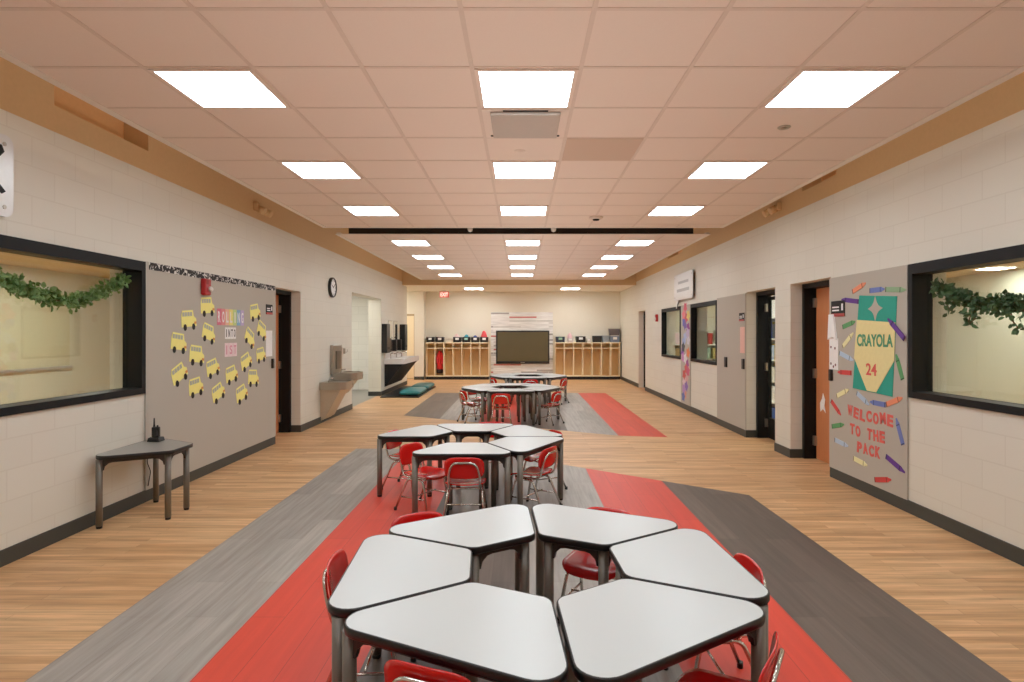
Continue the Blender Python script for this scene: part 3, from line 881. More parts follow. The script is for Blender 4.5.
for (a, c, col, where) in crs:
    ya, za = on_right(*a); yc, zc = on_right(*c)
    mid = (XR - PT, (ya + yc) / 2, (za + zc) / 2)
    dx, dz = ya - yc, zc - za
    ln = math.hypot(dx, dz); ang = math.atan2(dz, dx)
    t = thing('paper_crayon', f'{cname.get(col, col)} paper crayon {where}', 'paper crayon', mid, RR, 'paper crayons')
    t.rotation_euler = (0, -ang, RR)
    if a == (905.9, 339): t.location.x -= .0095
    w = .023
    b = MB(); b.plate([(-ln / 2, -w), (ln * .3, -w), (ln * .34, -w * .72), (ln * .5, -w * .3), (ln * .5, w * .3), (ln * .34, w * .72), (ln * .3, w), (-ln / 2, w)], -.005, 0)
    b.build('crayon_body', cm('crayon_' + col, ccol[col]), t)
    dk = tuple(v * .55 for v in ccol[col])
    b = MB(); b.box(-ln * .5, -ln * .45, -.0055, -.005, -w, w); b.box(ln * .22, ln * .26, -.0055, -.005, -w, w); b.build('crayon_band', cm('crayon_dk_' + col, dk), t)

# WELCOME TO THE PACK : one cut letter each
def letters(word, px0, px1, ztop, zbot, wobble, desc):
    y0 = XR * FPX / (px0 - CX); y1 = XR * FPX / (px1 - CX); n = len(word.replace(' ', '_'))
    for i, ch in enumerate(word):
        if ch == ' ': continue
        yy = y0 + (y1 - y0) * (i + .5) / n
        t_ = (i + .5) / n
        t = text_mesh(ch, abs(y1 - y0) / n * .8, .105, th=.004, bold=.045)
        t.materials.append(M['redp']) if not t.materials else None
        t.materials.clear(); t.materials.append(M['redp'])
        o = bpy.data.objects.new('paper_letter', t); COL.objects.link(o)
        o.location = (XR - PT, yy, (ztop + zbot) / 2 + random.uniform(-1, 1) * wobble)
        o.rotation_euler = (0, R(random.uniform(-9, 9)), RR)
        w = [k for k, q in enumerate(word) if q == ch]
        sec = '' if len(w) == 1 else (', earlier of two' if w[0] == i else ', later of two')
        tag(o, f'red cut-paper letter {ch} in {desc}{sec}', 'paper letter', 'letters of WELCOME TO THE PACK')
letters('WELCOME', 849, 896, .785, .68, .012, 'the word WELCOME')
letters('TO THE', 851.5, 887.5, .622, .517, .01, 'the words TO THE')
letters('PACK', 858.5, 883, .467, .362, .01, 'the word PACK')

# paper cut-outs on the narrow strip
cut = [((222, 90, 110), 0.0, 2.0), ((236, 120, 130), -.12, 1.86), ((200, 80, 90), .08, 1.8), ((226, 206, 110), .22, 1.84), ((96, 100, 190), -.1, 1.72), ((110, 90, 170), -.02, 1.66),
 ((140, 60, 140), .2, 1.6), ((190, 176, 206), .18, 1.5), ((170, 186, 220), -.02, 1.42), ((205, 205, 215), .22, 1.36), ((150, 170, 214), -.12, 1.32), ((60, 64, 74), -.14, 1.22), ((120, 60, 150), -.2, 1.12),
 ((226, 120, 70), .2, 1.12), ((200, 120, 190), -.16, 1.02), ((230, 226, 230), .0, 1.0), ((150, 70, 140), .14, .9), ((216, 90, 90), .06, .8), ((200, 90, 120), .2, .76), ((206, 84, 80), -.08, .68), ((214, 170, 170), .1, .62),
 ((226, 200, 210), -.08, .54), ((130, 100, 180), .08, .46), ((180, 140, 200), -.1, .4), ((214, 150, 130), -.02, .3), ((96, 110, 180), -.14, .24)]
def hue(c):
    r, g, b_ = c
    if max(c) - min(c) < 40: return 'grey-white' if min(c) > 120 else 'dark grey'
    if b_ > r + 15: return 'blue-violet'
    if r > 200 and g > 180: return 'yellow'
    if r > 200 and g > 105 and b_ < 100: return 'orange'
    if b_ > 130 and r > g + 40 : return 'purple'
    return 'pink-red'
for i, (c, dx, z) in enumerate(cut):
    n = 10; a0 = random.random()
    fl_ = [((.14 if k % 2 else .09) * math.cos(a0 + 2 * math.pi * k / n), (.115 if k % 2 else .075) * math.sin(a0 + 2 * math.pi * k / n)) for k in range(n)]
    b = MB(); b.plate(fl_, -.0012 - .0005 * (i % 4), 0)
    hgt = ('top', 'upper', 'middle', 'lower', 'bottom')[min(4, int((2.05 - z) / .37))]
    tag(b.build('paper_cutout', cm('cut%d' % i, c), None, (XR - PT, 11.93 - dx, z), RR), f'{hue(c)} paper flower cutout on the {hgt} part of the narrow strip between windows', 'paper cutout', f'{hue(c)} cutouts, {hgt} part of the strip')

# ------------------------------------------------------------------ speech-bubble signs
def bubble_sign(label, loc, rz, w, h, tail):
    t = thing('speech_bubble_sign', label, 'sign', loc, rz)
    pts = rounded([(-w / 2, -h / 2), (w / 2, -h / 2), (w / 2, h / 2), (-w / 2, h / 2)], .06)
    b = MB(); b.plate(pts, -.06, -.045)
    if tail: b.plate([(tail, -h / 2 + .001), (tail + .16, -h / 2 + .001), (tail - .02, -h / 2 - .16)], -.06, -.045)
    b.build('panel', cm('sign_silver', (222, 222, 220), .3, .25), t)
    q = [(u * 1.0, v * 1.0) for u, v in pts]
    b = MB(); b.plate(q, -.0449, -.036)
    if tail: b.plate([(tail, -h / 2 + .001), (tail + .16, -h / 2 + .001), (tail - .02, -h / 2 - .16)], -.0449, -.036)
    b.build('backing', M['black'], t)
    for sx in (-1, 1):
        for sz in (-1, 1):
            b = MB(); b.cyl((sx * (w / 2 - .07), -.036, sz * (h / 2 - .06)), (sx * (w / 2 - .07), 0, sz * (h / 2 - .06)), .012, 10); b.build('standoff', M['steel'], t)
            b = MB(); b.cyl((sx * (w / 2 - .07), -.064, sz * (h / 2 - .06)), (sx * (w / 2 - .07), -.06, sz * (h / 2 - .06)), .014, 10); b.build('screw', M['steel'], t)
    return t
t = bubble_sign('white rounded sign with black brush strokes above the garlanded bus-wall window', (XL, 3.24, 2.5), RL, 1.38, .52, None)
b = MB()
b.plate([(.42, -.02), (.5, .02), (.62, .15), (.6, .19), (.56, .19), (.46, .07), (.40, .03)], -.062, -.0601)
b.plate([(.43, -.0), (.5, .01), (.63, -.1), (.6, -.12), (.5, -.07)], -.062, -.0601)
b.build('brush_lettering', M['black'], t)
t = bubble_sign('silver speech-bubble sign high on the crayon wall above the small windows', (XR, 11.95, 2.42), RR, 1.35, .52, -.5)
b = MB(); b.box(-.45, .45, -.062, -.0601, -.1, -.04); b.box(-.35, .4, -.062, -.0601, .06, .11); b.build('lettering_line', cm('faint', (180, 182, 182)), t)

# ------------------------------------------------------------------ garlands
def garland(label, pts3, mA, mB, dang):
    t = thing('garland', label, 'garland', pts3[0])
    o0 = Vector(pts3[0])
    P = [Vector(p) - o0 for p in pts3]
    fine = []
    for i in range(len(P) - 1):
        p0 = P[max(i - 1, 0)]; p1 = P[i]; p2 = P[i + 1]; p3 = P[min(i + 2, len(P) - 1)]
        for k in range(8):
            s = k / 8
            fine.append(.5 * ((2 * p1) + (-p0 + p2) * s + (2 * p0 - 5 * p1 + 4 * p2 - p3) * s * s + (-p0 + 3 * p1 - 3 * p2 + p3) * s ** 3))
    fine.append(P[-1])
    b = MB(); b.tube(fine, .006, 6)
    for d in dang:
        q = [Vector(p) - o0 for p in d]; b.tube(q, .004, 5)
    b.build('vine', M['stem'], t)
    bA, bB = MB(), MB()
    rnd = random.Random(5)
    def leaf(bb, p, s):
        d = Vector((rnd.uniform(-.7, .7), rnd.uniform(-1, 1), rnd.uniform(-1, 1))).normalized()
        u = d.orthogonal().normalized(); u = (Matrix.Rotation(rnd.uniform(0, 6.28), 3, d) @ u)
        w = d.cross(u)
        q = [p, p + d * s * .35 + u * s * .32 + w * .1 * s, p + d * s * .75 + u * s * .24 + w * .12 * s, p + d * s, p + d * s * .75 - u * s * .24 + w * .12 * s, p + d * s * .35 - u * s * .32 + w * .1 * s]
        bb.bm.faces.new([bb.bm.verts.new(v) for v in q])
    for p in fine:
        for k in range(16):
            off = Vector((rnd.uniform(-.02, .02), rnd.gauss(0, .025), rnd.gauss(0, .022)))
            leaf(bA if rnd.random() < .6 else bB, p + off, rnd.uniform(.035, .06))
    for d in dang:
        for p in [Vector(p) - o0 for p in d][1:]:
            for k in range(9):
                leaf(bA if rnd.random() < .4 else bB, p + Vector((0, rnd.gauss(0, .03), rnd.gauss(0, .02))), rnd.uniform(.04, .06))
    for bb, m in ((bA, mA), (bB, mB)):
        o = bb.build('leaves', m, t); o['kind'] = 'stuff'
gx = XL - .05
def gl(px, py):
    Y = -gx * FPX / (CX - px); return (gx, Y, CAMZ - (py - CY) * Y / FPX)
garland('green leafy garland swagged across the bus-wall window', [(gx, 3.35, 2.0), gl(0, 278), gl(20, 287), gl(40, 295), gl(62, 301), gl(80, 300), gl(98, 293), gl(114, 285), gl(124, 279)], M['leafA'], cm('leaf_mid', (112, 146, 84)), [])
gx2 = XR + .05
def gr(px, py):
    Y = gx2 * FPX / (px - CX); return (gx2, Y, CAMZ - (py - CY) * Y / FPX)
garland('dark green garland with dangling sprigs across the crayon-wall window', [gr(938, 286), gr(950, 293), gr(966, 300), gr(984, 304), gr(1000, 304), gr(1014, 303), gr(1030, 303), (gx2, 3.55, 1.75), (gx2, 3.3, 1.95)],
        M['leafB'], cm('leaf_dark2', (66, 98, 58)), [[gr(946, 293), gr(947, 304), gr(950, 311)], [gr(975, 302), gr(970, 317), gr(968, 325), gr(976, 318)], [gr(1010, 304), gr(1012, 320), gr(1018, 328)]])

# ------------------------------------------------------------------ wall clock, fountain, sinks
p = wl(332, 287.5, 0)
t = thing('wall_clock', 'round black-rimmed wall clock above the drinking fountain', 'clock', p, RL)
rotx = Matrix.Rotation(R(90), 4, 'X')
b = MB(); b.lathe([(.175, 0), (.178, .04), (.165, .055), (.152, .05), (.152, .03)], 32, mtx=rotx); b.build('rim', M['blackp'], t)
b = MB(); b.lathe([(.153, .03), (.153, .036)], 32, mtx=rotx); b.build('dial', M['white'], t)
b = MB()
for k in range(12):
    a = 2 * math.pi * k / 12; b.box(-.005, .005, -.0385, -.036, .115, .14, mtx=Matrix.Rotation(a, 4, 'Y'))
b.build('hour_marks', M['black'], t)
for nm, a, l in (('hour_hand', 300, .08), ('minute_hand', 60, .12)):
    b = MB(); b.box(-.006, .006, -.042, -.039, -.015, l, mtx=Matrix.Rotation(R(a), 4, 'Y')); b.build(nm, M['black'], t)

t = thing('drinking_fountain', 'two-level steel drinking fountain with bottle filler panel on the cream wall', 'drinking fountain', (XL + .001, 10.68, 0), RL)
# local x = +Y, -y = into the hall
b = MB(); b.box(-.05, .47, -.06, 0, .78, 1.29); b.build('bottle_filler', M['steel'], t, bevel=.01)
b = MB(); b.box(.08, .34, -.075, -.06, .86, 1.18); b.build('filler_alcove', cm('steel_dark', (120, 116, 108), .3, .8), t)
def basin(x0, x1, z0, z1, d, nm):
    out = rounded([(x0, -d), (x1, -d), (x1, 0), (x0, 0)], [.12, .12, .01, .01])
    b = MB(); b.slab(out, z0, z1 - .02)
    inn = rounded([(x0 + .03, -d + .03), (x1 - .03, -d + .03), (x1 - .03, -.06), (x0 + .03, -.06)], .1)
    # rim
    k = [b.bm.verts.new((u, v, z1)) for u, v in out]; l = [b.bm.verts.new((u, v, z1 - .02)) for u, v in out]
    ii = [b.bm.verts.new((u, v, z1)) for u, v in inn]; jj = [b.bm.verts.new((u, v, z1 - .019)) for u, v in inn]
    n = len(k)
    for i in range(n):
        j = (i + 1) % n
        b.bm.faces.new((l[i], l[j], k[j], k[i])); b.bm.faces.new((k[i], k[j], ii[j], ii[i])); b.bm.faces.new((ii[i], ii[j], jj[j], jj[i]))
    b.bm.faces.new(jj)
    o = b.build(nm, M['steel'], t)
    b = MB(); b.tube(bend([(x0 + .12, -.12, z1 - .02), (x0 + .12, -.12, z1 + .05), (x0 + .12, -.2, z1 + .06)], .03), .012, 8); b.build('bubbler', M['chrome'], o)
    b = MB(); b.cyl((x1 - .16, -d - .012, (z0 + z1) / 2), (x1 - .16, -d + .02, (z0 + z1) / 2), .03, 14); b.build('push_button', M['steel'], o)
basin(-.62, .02, .555, .68, .42, 'lower_basin')
basin(.06, .66, .66, .79, .42, 'upper_basin')
b = MB(); b.prism([(0, 0), (0, .52), (-.34, .52), (-.27, .40), (-.08, .05)], lambda u, v, s: (-.57 if s == 0 else -.05, u, .034 + v)); b.build('cane_apron', cm('steel_light', (196, 180, 158), .4, .5), t)
b = MB(); b.prism([(0, 0), (0, .26), (-.33, .26), (-.14, .0)], lambda u, v, s: (.08 if s == 0 else .6, u, .399 + v)); b.build('support_skirt', M['steel'], t)
# hook by the filler
b = MB(); b.box(-.02, .02, -.03, 0, -.05, .05); b.tube(bend([(0, -.03, -.02), (0, -.07, -.02), (0, -.07, .03)], .02), .006, 6)
tag(b.build('wall_hook', M['steel'], None, (XL, 11.45, 1.16), RL), 'small steel wall hook beside the bottle filler', 'hook')

t = thing('wash_trough', 'long white wash trough with slanted black apron under the mirrors', 'sink', (XL + .001, 15.95, 0), RL)
b = MB()
out = rounded([(-1.12, -.49), (1.12, -.49), (1.12, 0), (-1.12, 0)], [.08, .08, .005, .005])
inn = rounded([(-1.04, -.43), (1.04, -.43), (1.04, -.12), (-1.04, -.12)], .06)
z0, z1 = .74, .86
A = [b.bm.verts.new((u, v, z0)) for u, v in out]; B = [b.bm.verts.new((u, v, z1)) for u, v in out]
C_ = [b.bm.verts.new((u, v, z1)) for u, v in inn]; D = [b.bm.verts.new((u, v * .9 - .03, z0 + .02)) for u, v in inn]
n = len(A)
for i in range(n):
    j = (i + 1) % n
    b.bm.faces.new((A[i], A[j], B[j], B[i])); b.bm.faces.new((B[i], B[j], C_[j], C_[i])); b.bm.faces.new((C_[i], C_[j], D[j], D[i]))
b.bm.faces.new(D); b.bm.faces.new(A)
b.build('basin', M['solid'], t)
b = MB(); b.box(-1.12, 1.12, -.03, 0, .86, 1.0); b.build('backsplash', M['solid'], t)
b = MB(); b.prism([(0, .18), (0, .74), (-.44, .74)], lambda u, v, s: (-1.08 if s == 0 else 1.08, u, v)); b.build('apron', cm('apron_black', (9, 9, 10), .8), t)
for x in (-.7, 0, .7):
    b = MB(); b.tube(bend([(x, -.07, .86), (x, -.07, 1.0), (x, -.2, .98)], .05), .016, 10); b.build('faucet', M['chrome'], t)
for x, lab in ((-.45, 'tall mirror over the wash trough, nearer the alcove'), (.2, 'tall mirror over the wash trough, farther from the alcove')):
    t = thing('mirror', lab, 'mirror', (XL, 15.95 + x, 1.02), RL)
    b = MB(); b.box(-.23, .23, -.012, 0, 0, .8); b.build('mirror_frame', M['steel'], t)
    b = MB(); b.box(-.215, .215, -.0135, -.0121, .015, .785); b.build('mirror_glass', M['mirror'], t)
def disp(name, label, cat, y, z, w, h, d):
    t = thing(name, label, cat, (XL, y, z), RL)
    b = MB(); b.plate(rounded([(-w / 2, 0), (w / 2, 0), (w / 2, h), (-w / 2, h)], .03), -d, 0); b.build('housing', M['blackp'], t)
    b = MB(); b.box(-w * .35, w * .35, -d - .002, -d + .0, h * .12, h * .2); b.build('outlet', cm('disp_grey', (60, 60, 62)), t)
disp('towel_dispenser', 'large black paper towel dispenser at the alcove end of the trough', 'dispenser', 14.73, 1.02, .34, .7, .13)
disp('towel_dispenser', 'large black paper towel dispenser at the far end of the trough', 'dispenser', 16.9, 1.02, .36, .72, .15)
disp('soap_dispenser', 'small black soap dispenser between the towel dispenser and first mirror', 'soap dispenser', 15.14, 1.03, .12, .34, .1)
disp('soap_dispenser', 'small black soap dispenser between the two mirrors', 'soap dispenser', 15.83, 1.03, .12, .3, .1)
disp('soap_dispenser', 'small black soap dispenser past the second mirror', 'soap dispenser', 16.48, 1.03, .12, .3, .1)

# mat + cushions
b = MB(); b.box(-3.26, -2.36, 14.05, 16.9, .002, .03)
tag(b.build('floor_mat', M['blackp'], None, bevel=.01), 'black floor mat under the wash trough', 'mat')
def cushion(name, label, x0, x1, y0, y1, z):
    t = thing(name, label, 'cushion', ((x0 + x1) / 2, (y0 + y1) / 2, z))
    w, d = x1 - x0, y1 - y0
    b = MB()
    b.shell(w, d, lambda x, y: (Vector((x, y, .065 + .025 * math.cos(min(1, abs(2 * x / w)) * 1.57) * math.cos(min(1, abs(2 * y / d)) * 1.57))), Vector((0, 0, 1))), .1, n=7)
    b.build('cover', M['teal'], t)
    b = MB(); pts = [(w / 2 * .99 * math.copysign(abs(math.cos(a)) ** (2 / 7), math.cos(a)), d / 2 * .99 * math.copysign(abs(math.sin(a)) ** (2 / 7), math.sin(a)), .068) for a in [2 * math.pi * k / 48 for k in range(48)]]
    b.tube(pts, .007, 6, closed=True); b.build('piping', cm('teal_dark', (18, 84, 88)), t)
cushion('floor_cushion', 'teal floor cushion on the black mat, nearer the alcove', -2.86, -2.36, 14.15, 15.35, .029)
cushion('floor_cushion', 'teal floor cushion on the black mat, nearer the cubbies', -2.84, -2.36, 15.5, 16.75, .029)

# ------------------------------------------------------------------ tables
LONG, SHORT, HT = .907, .330, .500
TZ = .56
tab = [(-LONG / 2, -HT / 2), (LONG / 2, -HT / 2), (SHORT / 2, HT / 2), (-SHORT / 2, HT / 2)]
RAD = [.088, .088, .066, .066]
def off_outline(pts, d):
    out = []; n = len(pts)
    for i in range(n):
        a = Vector(pts[i - 1]); c = Vector(pts[(i + 1) % n]); tg = (c - a).normalized(); nr = Vector((tg.y, -tg.x))
        p = Vector(pts[i]) + nr * d; out.append((p.x, p.y))
    return out
table0 = thing('trapezoid_table', '', 'table')
outl = rounded(tab, RAD, 8)
inner = off_outline(outl, -.007)
b = MB(); b.slab(inner, TZ - .030, TZ)
top = b.build('tabletop', M['lam'], table0)
b = MB()
prof = [(-.0068, TZ + .0003), (-.003, TZ), (0, TZ - .004), (0, TZ - .026), (-.003, TZ - .031), (-.0068, TZ - .0315)]
rings = [[b.bm.verts.new((x, y, z)) for x, y in off_outline(outl, d)] for d, z in prof]
n = len(outl)
for A, B in zip(rings, rings[1:] + rings[:1]):
    for i in range(n):
        f = b.bm.faces.new((A[i], A[(i + 1) % n], B[(i + 1) % n], B[i])); f.smooth = True
b.build('edge_band', M['edgeblk'], top)
inset = .07
legs = []
ctr = Vector((0, -.02))
for i, (x, y) in enumerate(tab):
    p = Vector((x, y)); a = (Vector(tab[i - 1]) - p).normalized(); c = (Vector(tab[(i + 1) % 4]) - p).normalized()
    d = (a + c).normalized(); ang = a.angle(c)
    legs.append(p + d * (.052 / math.sin(ang / 2)))
for q in legs:
    b = MB(); b.cyl((q.x, q.y, .018), (q.x, q.y, TZ - .0315), .0235, 18)
    lg = b.build('leg', M['leg'], table0)
    b = MB(); b.cyl((q.x, q.y, 0), (q.x, q.y, .0179), .021, 14); b.build('foot_glide', M['blackp'], lg)
b = MB()
for i in range(4):
    p, q = legs[i], legs[(i + 1) % 4]; d = (q - p); ln = d.length; d.normalize(); nr = Vector((-d.y, d.x)) * .008
    a0, a1 = p + d * .022, q - d * .022
    prf = [(0, 0), (ln - .044, 0), (ln - .044, -.085), (ln - .052, -.085), (ln - .06, -.055), (ln - .085, -.033), (ln - .11, -.028), (.066, -.028), (.041, -.033), (.016, -.055), (.008, -.085), (0, -.085)]
    b.prism(prf, lambda u, v, s, a0=a0, d=d, nr=nr: (*(a0 + d * u + nr * (1 if s else -1)), TZ - .0318 + v))
b.build('apron', M['apron'], table0)
tcount = [0]
def put_table(x, y, rz, label, group):
    tcount[0] += 1
    if tcount[0] == 1:
        table0.location = (x, y, 0); table0.rotation_euler = (0, 0, rz); table0['label'] = label
        if group: table0['group'] = group
        return table0
    o = dup(table0, (x, y, 0), rz, label, group)
    if not group and 'group' in o: del o['group']
    return o
dirs = {0: 'on the crayon-wall side', 60: 'far side, toward the crayon wall', 90: 'far side facing the screen', 120: 'far side, toward the bus wall', 180: 'on the bus-wall side', 240: 'camera side, toward the bus wall', 300: 'camera side, toward the crayon wall',
        30: 'far side, toward the crayon wall', 150: 'far side, toward the bus wall', 210: 'camera side, toward the bus wall', 330: 'camera side, toward the crayon wall', 270: 'camera side, straight edge out'}
def ring(cx, cy, rot, angs, rname, group):
    for a in angs:
        t = R(a + rot)
        put_table(cx + .547 * math.cos(t), cy + .547 * math.sin(t), t + R(90), f'white trapezoid table of the {rname}, {dirs[a]}', group)
C1, C2, C3, C4 = (.096, 2.497), (-.47, 5.52), (-.18, 10.6), (.16, 13.5)
ring(*C1, 3.4, (0, 60, 120, 180, 240, 300), 'front ring', 'tables of the front ring')
ring(*C2, 0, (90, 150, 30, 330, 270), 'second ring', 'tables of the second ring')
ring(*C3, 1.5, (30, 90, 150, 210, 270, 330), 'third ring', 'tables of the third ring')
ring(*C4, -1, (30, 90, 150, 210, 270, 330), 'last ring by the screen', 'tables of the last ring')
o = put_table(-3.04, 5.03, R(-90), 'lone trapezoid table with shade-greyed white top against the bus wall holding a radio', None)
gl_me = top.data.copy(); gl_me.materials.clear(); gl_me.materials.append(cm('shaded_laminate', (150, 148, 142), .32))  # white laminate greyed, the dimmer light there is put into its colour
for c in o.children:
    if c.name.startswith('tabletop'): c.data = gl_me

# ------------------------------------------------------------------ chairs
SH = .345
chair0 = thing('school_chair', '', 'chair')
def seatfn(x, y):
    z = SH + .018 * (x / .18) ** 2 + .012 * max(0, -y / .16) ** 2 - .035 * max(0, (y - .08) / .09) ** 2
    nx = -2 * .018 * x / .18 ** 2; ny = .07 * max(0, (y - .08)) / .0081
    return Vector((x, y, z)), Vector((nx, ny, 1)).normalized()
b = MB(); b.shell(.36, .34, seatfn, .010, n=4.5, rings=8, seg=44)
b.build('seat', M['red'], chair0)
def backfn(x, u):
    y = -.185 - .18 * (u + .095) * .9 + .022 * (x / .17) ** 2
    z = .515 + u
    return Vector((x, y, z)), Vector((-.044 * x / .0289, 1, .16)).normalized()
b = MB(); b.shell(.35, .195, backfn, .010, n=3.6, rings=7, seg=44)
b.build('backrest', M['red'], chair0)
r_ = .0105
path = [(-.135, .10, SH - .02), (-.135, -.165, SH - .02), (-.138, -.198, .45), (-.105, -.226, .565), (.105, -.226, .565), (.138, -.198, .45), (.135, -.165, SH - .02), (.135, .10, SH - .02)]
b = MB(); b.tube(bend(path, .06, 6), r_, 10); b.build('back_frame', M['chrome'], chair0)
for yy in (.09, -.09):
    b = MB(); b.tube([(-.15, yy, SH - .032), (.15, yy, SH - .032)], .009, 8); b.build('seat_rail', M['chrome'], chair0)
for sx in (-1, 1):
    for nm, pth in (('front', [(sx * .148, -.01, SH - .035), (sx * .15, .085, SH - .038), (sx * .185, .155, .012)]), ('rear', [(sx * .148, -.012, SH - .035), (sx * .15, -.10, SH - .038), (sx * .185, -.225, .012)])):
        b = MB(); b.tube(bend(pth, .05, 5), r_, 10); lg = b.build('leg', M['chrome'], chair0)
        e = pth[-1]; b = MB(); b.cyl((e[0], e[1], 0), (e[0], e[1], .032), .0155, 12); b.build('foot_cap', M['blackp'], lg)
    p0 = Vector((sx * .150, .085, SH - .038)).lerp(Vector((sx * .185, .155, .012)), .58); p1 = Vector((sx * .15, -.10, SH - .038)).lerp(Vector((sx * .185, -.225, .012)), .58)
    b = MB(); b.tube([p0, p1], .007, 8); b.build('stretcher', M['chrome'], chair0)
b = MB(); b.tube([(-.172, -.02, .148), (.172, -.02, .148)], .007, 8); b.build('stretcher', M['chrome'], chair0)
for c in chair0.children_recursive:
    c.data.transform(Matrix.Scale(.885, 4))
ccount = [0]
def put_chair(bx, by, face, label, group):
    """bx,by: where the backrest stands, face: heading of the sitter in degrees from +X"""
    f = R(face); x, y = bx + .18 * math.cos(f), by + .18 * math.sin(f); rz = f - R(90)
    ccount[0] += 1
    if ccount[0] == 1:
        chair0.location = (x, y, 0); chair0.rotation_euler = (0, 0, rz); chair0['label'] = label; chair0['group'] = group
    else: dup(chair0, (x, y, 0), rz, label, group)
g1, g2, g3, g4 = ['chairs around the ' + s for s in ('front ring', 'second ring', 'third ring', 'last ring')]
put_chair(-.80, 2.60, 3, 'red school chair at the front ring, bus-wall side', g1)
put_chair(.968, 2.56, 182, 'red school chair at the front ring, crayon-wall side', g1)
put_chair(-.275, 1.755, 68, 'red school chair at the front ring, camera side, toward the bus wall', g1)
put_chair(.772, 1.87, 150, 'red school chair at the front ring, camera side, toward the crayon wall', g1)
put_chair(-.555, 3.23, -56, 'red school chair at the front ring, far side, toward the bus wall', g1)
put_chair(.48, 3.32, 242, 'red school chair at the front ring, far side, toward the crayon wall', g1)
put_chair(-.44, 4.685, 90, 'red school chair tucked at the second ring, back to the camera', g2)
put_chair(-.965, 5.28, -30, 'red school chair in the open gap of the second ring, no table before it', g2)
put_chair(-1.265, 5.97, -18, 'red school chair at the second ring, far side, toward the bus wall', g2)
put_chair(-.32, 6.58, -90, 'red school chair at the second ring, far side facing the camera', g2)
put_chair(.345, 5.97, 206, 'red school chair at the second ring, far side, toward the crayon wall', g2)
put_chair(.245, 5.11, 149, 'red school chair at the second ring, camera side, toward the crayon wall', g2)
put_chair(-.98, 10.16, 28, 'red school chair at the third ring, camera side, toward the bus wall', g3)
put_chair(-.318, 9.65, 91, 'red school chair at the third ring, back to the camera', g3)
put_chair(.60, 9.97, 145, 'red school chair at the third ring, camera side, toward the crayon wall', g3)
put_chair(-.90, 11.12, -32, 'red school chair at the third ring, far side, toward the bus wall', g3)
put_chair(-.60, 12.945, 28, 'red school chair at the last ring, camera side, toward the bus wall', g4)
put_chair(.2, 12.56, 90, 'red school chair at the last ring, back to the camera', g4)
put_chair(.92, 12.88, 148, 'red school chair at the last ring, camera side, toward the crayon wall', g4)

# ------------------------------------------------------------------ radio in its charging dock
t = thing('charging_dock', 'black charging dock at the back of the lone table', 'charger', (-3.17, 5.28, TZ + .0012))
b = MB(); b.plate([(-.055, 0), (.055, 0), (.045, .035), (-.045, .035)], -.045, .045); b.build('dock_body', M['blackp'], t, bevel=.006)
b = MB(); b.tube(bend([(-.03, .048, .012), (-.09, .10, .012), (-.1365, .13, .014), (-.1365, .14, -.06), (-.14, .10, -.2), (-.143, .16, -.3), (-.143, .12, -.42)], .025), .004, 6); b.build('cord', M['blackp'], t)
t = thing('two_way_radio', 'black two-way radio with stubby antenna standing in its charging dock', 'radio', (-3.17, 5.28, TZ + .0362))
b = MB(); b.box(-.03, .03, -.02, .02, 0, .09); b.build('radio_body', M['blackp'], t, bevel=.008)
b = MB(); b.tube([(-.015, 0, .09), (-.015, 0, .11), (-.015, 0, .165)], [.009, .007, .005], 10); b.build('antenna', M['blackp'], t)
b = MB(); b.cyl((.014, 0, .09), (.014, 0, .104), .007, 10); b.build('knob', M['blackp'], t)
b = MB(); b.box(.02, .026, -.022, -.0201, .02, .06); b.build('speaker_grille', cm('rd_grey', (70, 70, 74)), t)

# ------------------------------------------------------------------ cubby lockers at the end wall
def cubby(name, label, x0, x1, ncol):
    yf, yb = 19.54, YB
    t = thing(name, label, 'cubby unit', ((x0 + x1) / 2, (yf + yb) / 2, 0))
    w = (x1 - x0) / 2; d = (yb - yf) / 2; H = 1.2
    b = MB(); b.box(-w, w, -d + .05, d, 0, .1); b.build('plinth', M['blackp'], t)
    b = MB(); b.box(-w, w, d - .012, d, .1, H - .03); b.build('back_panel', M['locker_back'], t)
    b = MB(); b.box(-w, w, -d, d, H - .03, H); b.build('top_board', M['palewood'], t)
    b = MB(); b.box(-w, w, -d, d - .012, .1, .125); b.build('bottom_board', M['palewood'], t)
    cw = 2 * w / ncol
    for i in range(ncol + 1):
        x = -w + cw * i; xa = max(-w, x - .012); xb = min(w, x + .012)
        b = MB(); b.box(xa, xb, -d, d - .012, .125, H - .03); b.build('divider', M['palewood'], t)
    for i in range(ncol):
        x = -w + cw * i
        b = MB(); b.box(x + .0125, x + cw - .0125, -d, d - .012, 1.0, 1.02); b.build('shelf', M['palewood'], t)
        b = MB(); b.tube(bend([(x + cw / 2, d - .012, .93), (x + cw / 2, d - .06, .93), (x + cw / 2, d - .06, .96)], .02), .006, 6); b.build('coat_hook', M['steel'], t)
    return t
cubby('cubby_unit', 'maple coat cubby unit on the exit-sign side of the screen', -3.06, -1.04, 7)
cubby('cubby_unit', 'maple coat cubby unit on the crayon-wall side of the screen', 1.10, 3.19, 7)
b = MB(); b.box(3.19, XR - .002, 19.56, YB, .105, 1.2); struct(b.build('trim_filler', M['black']))
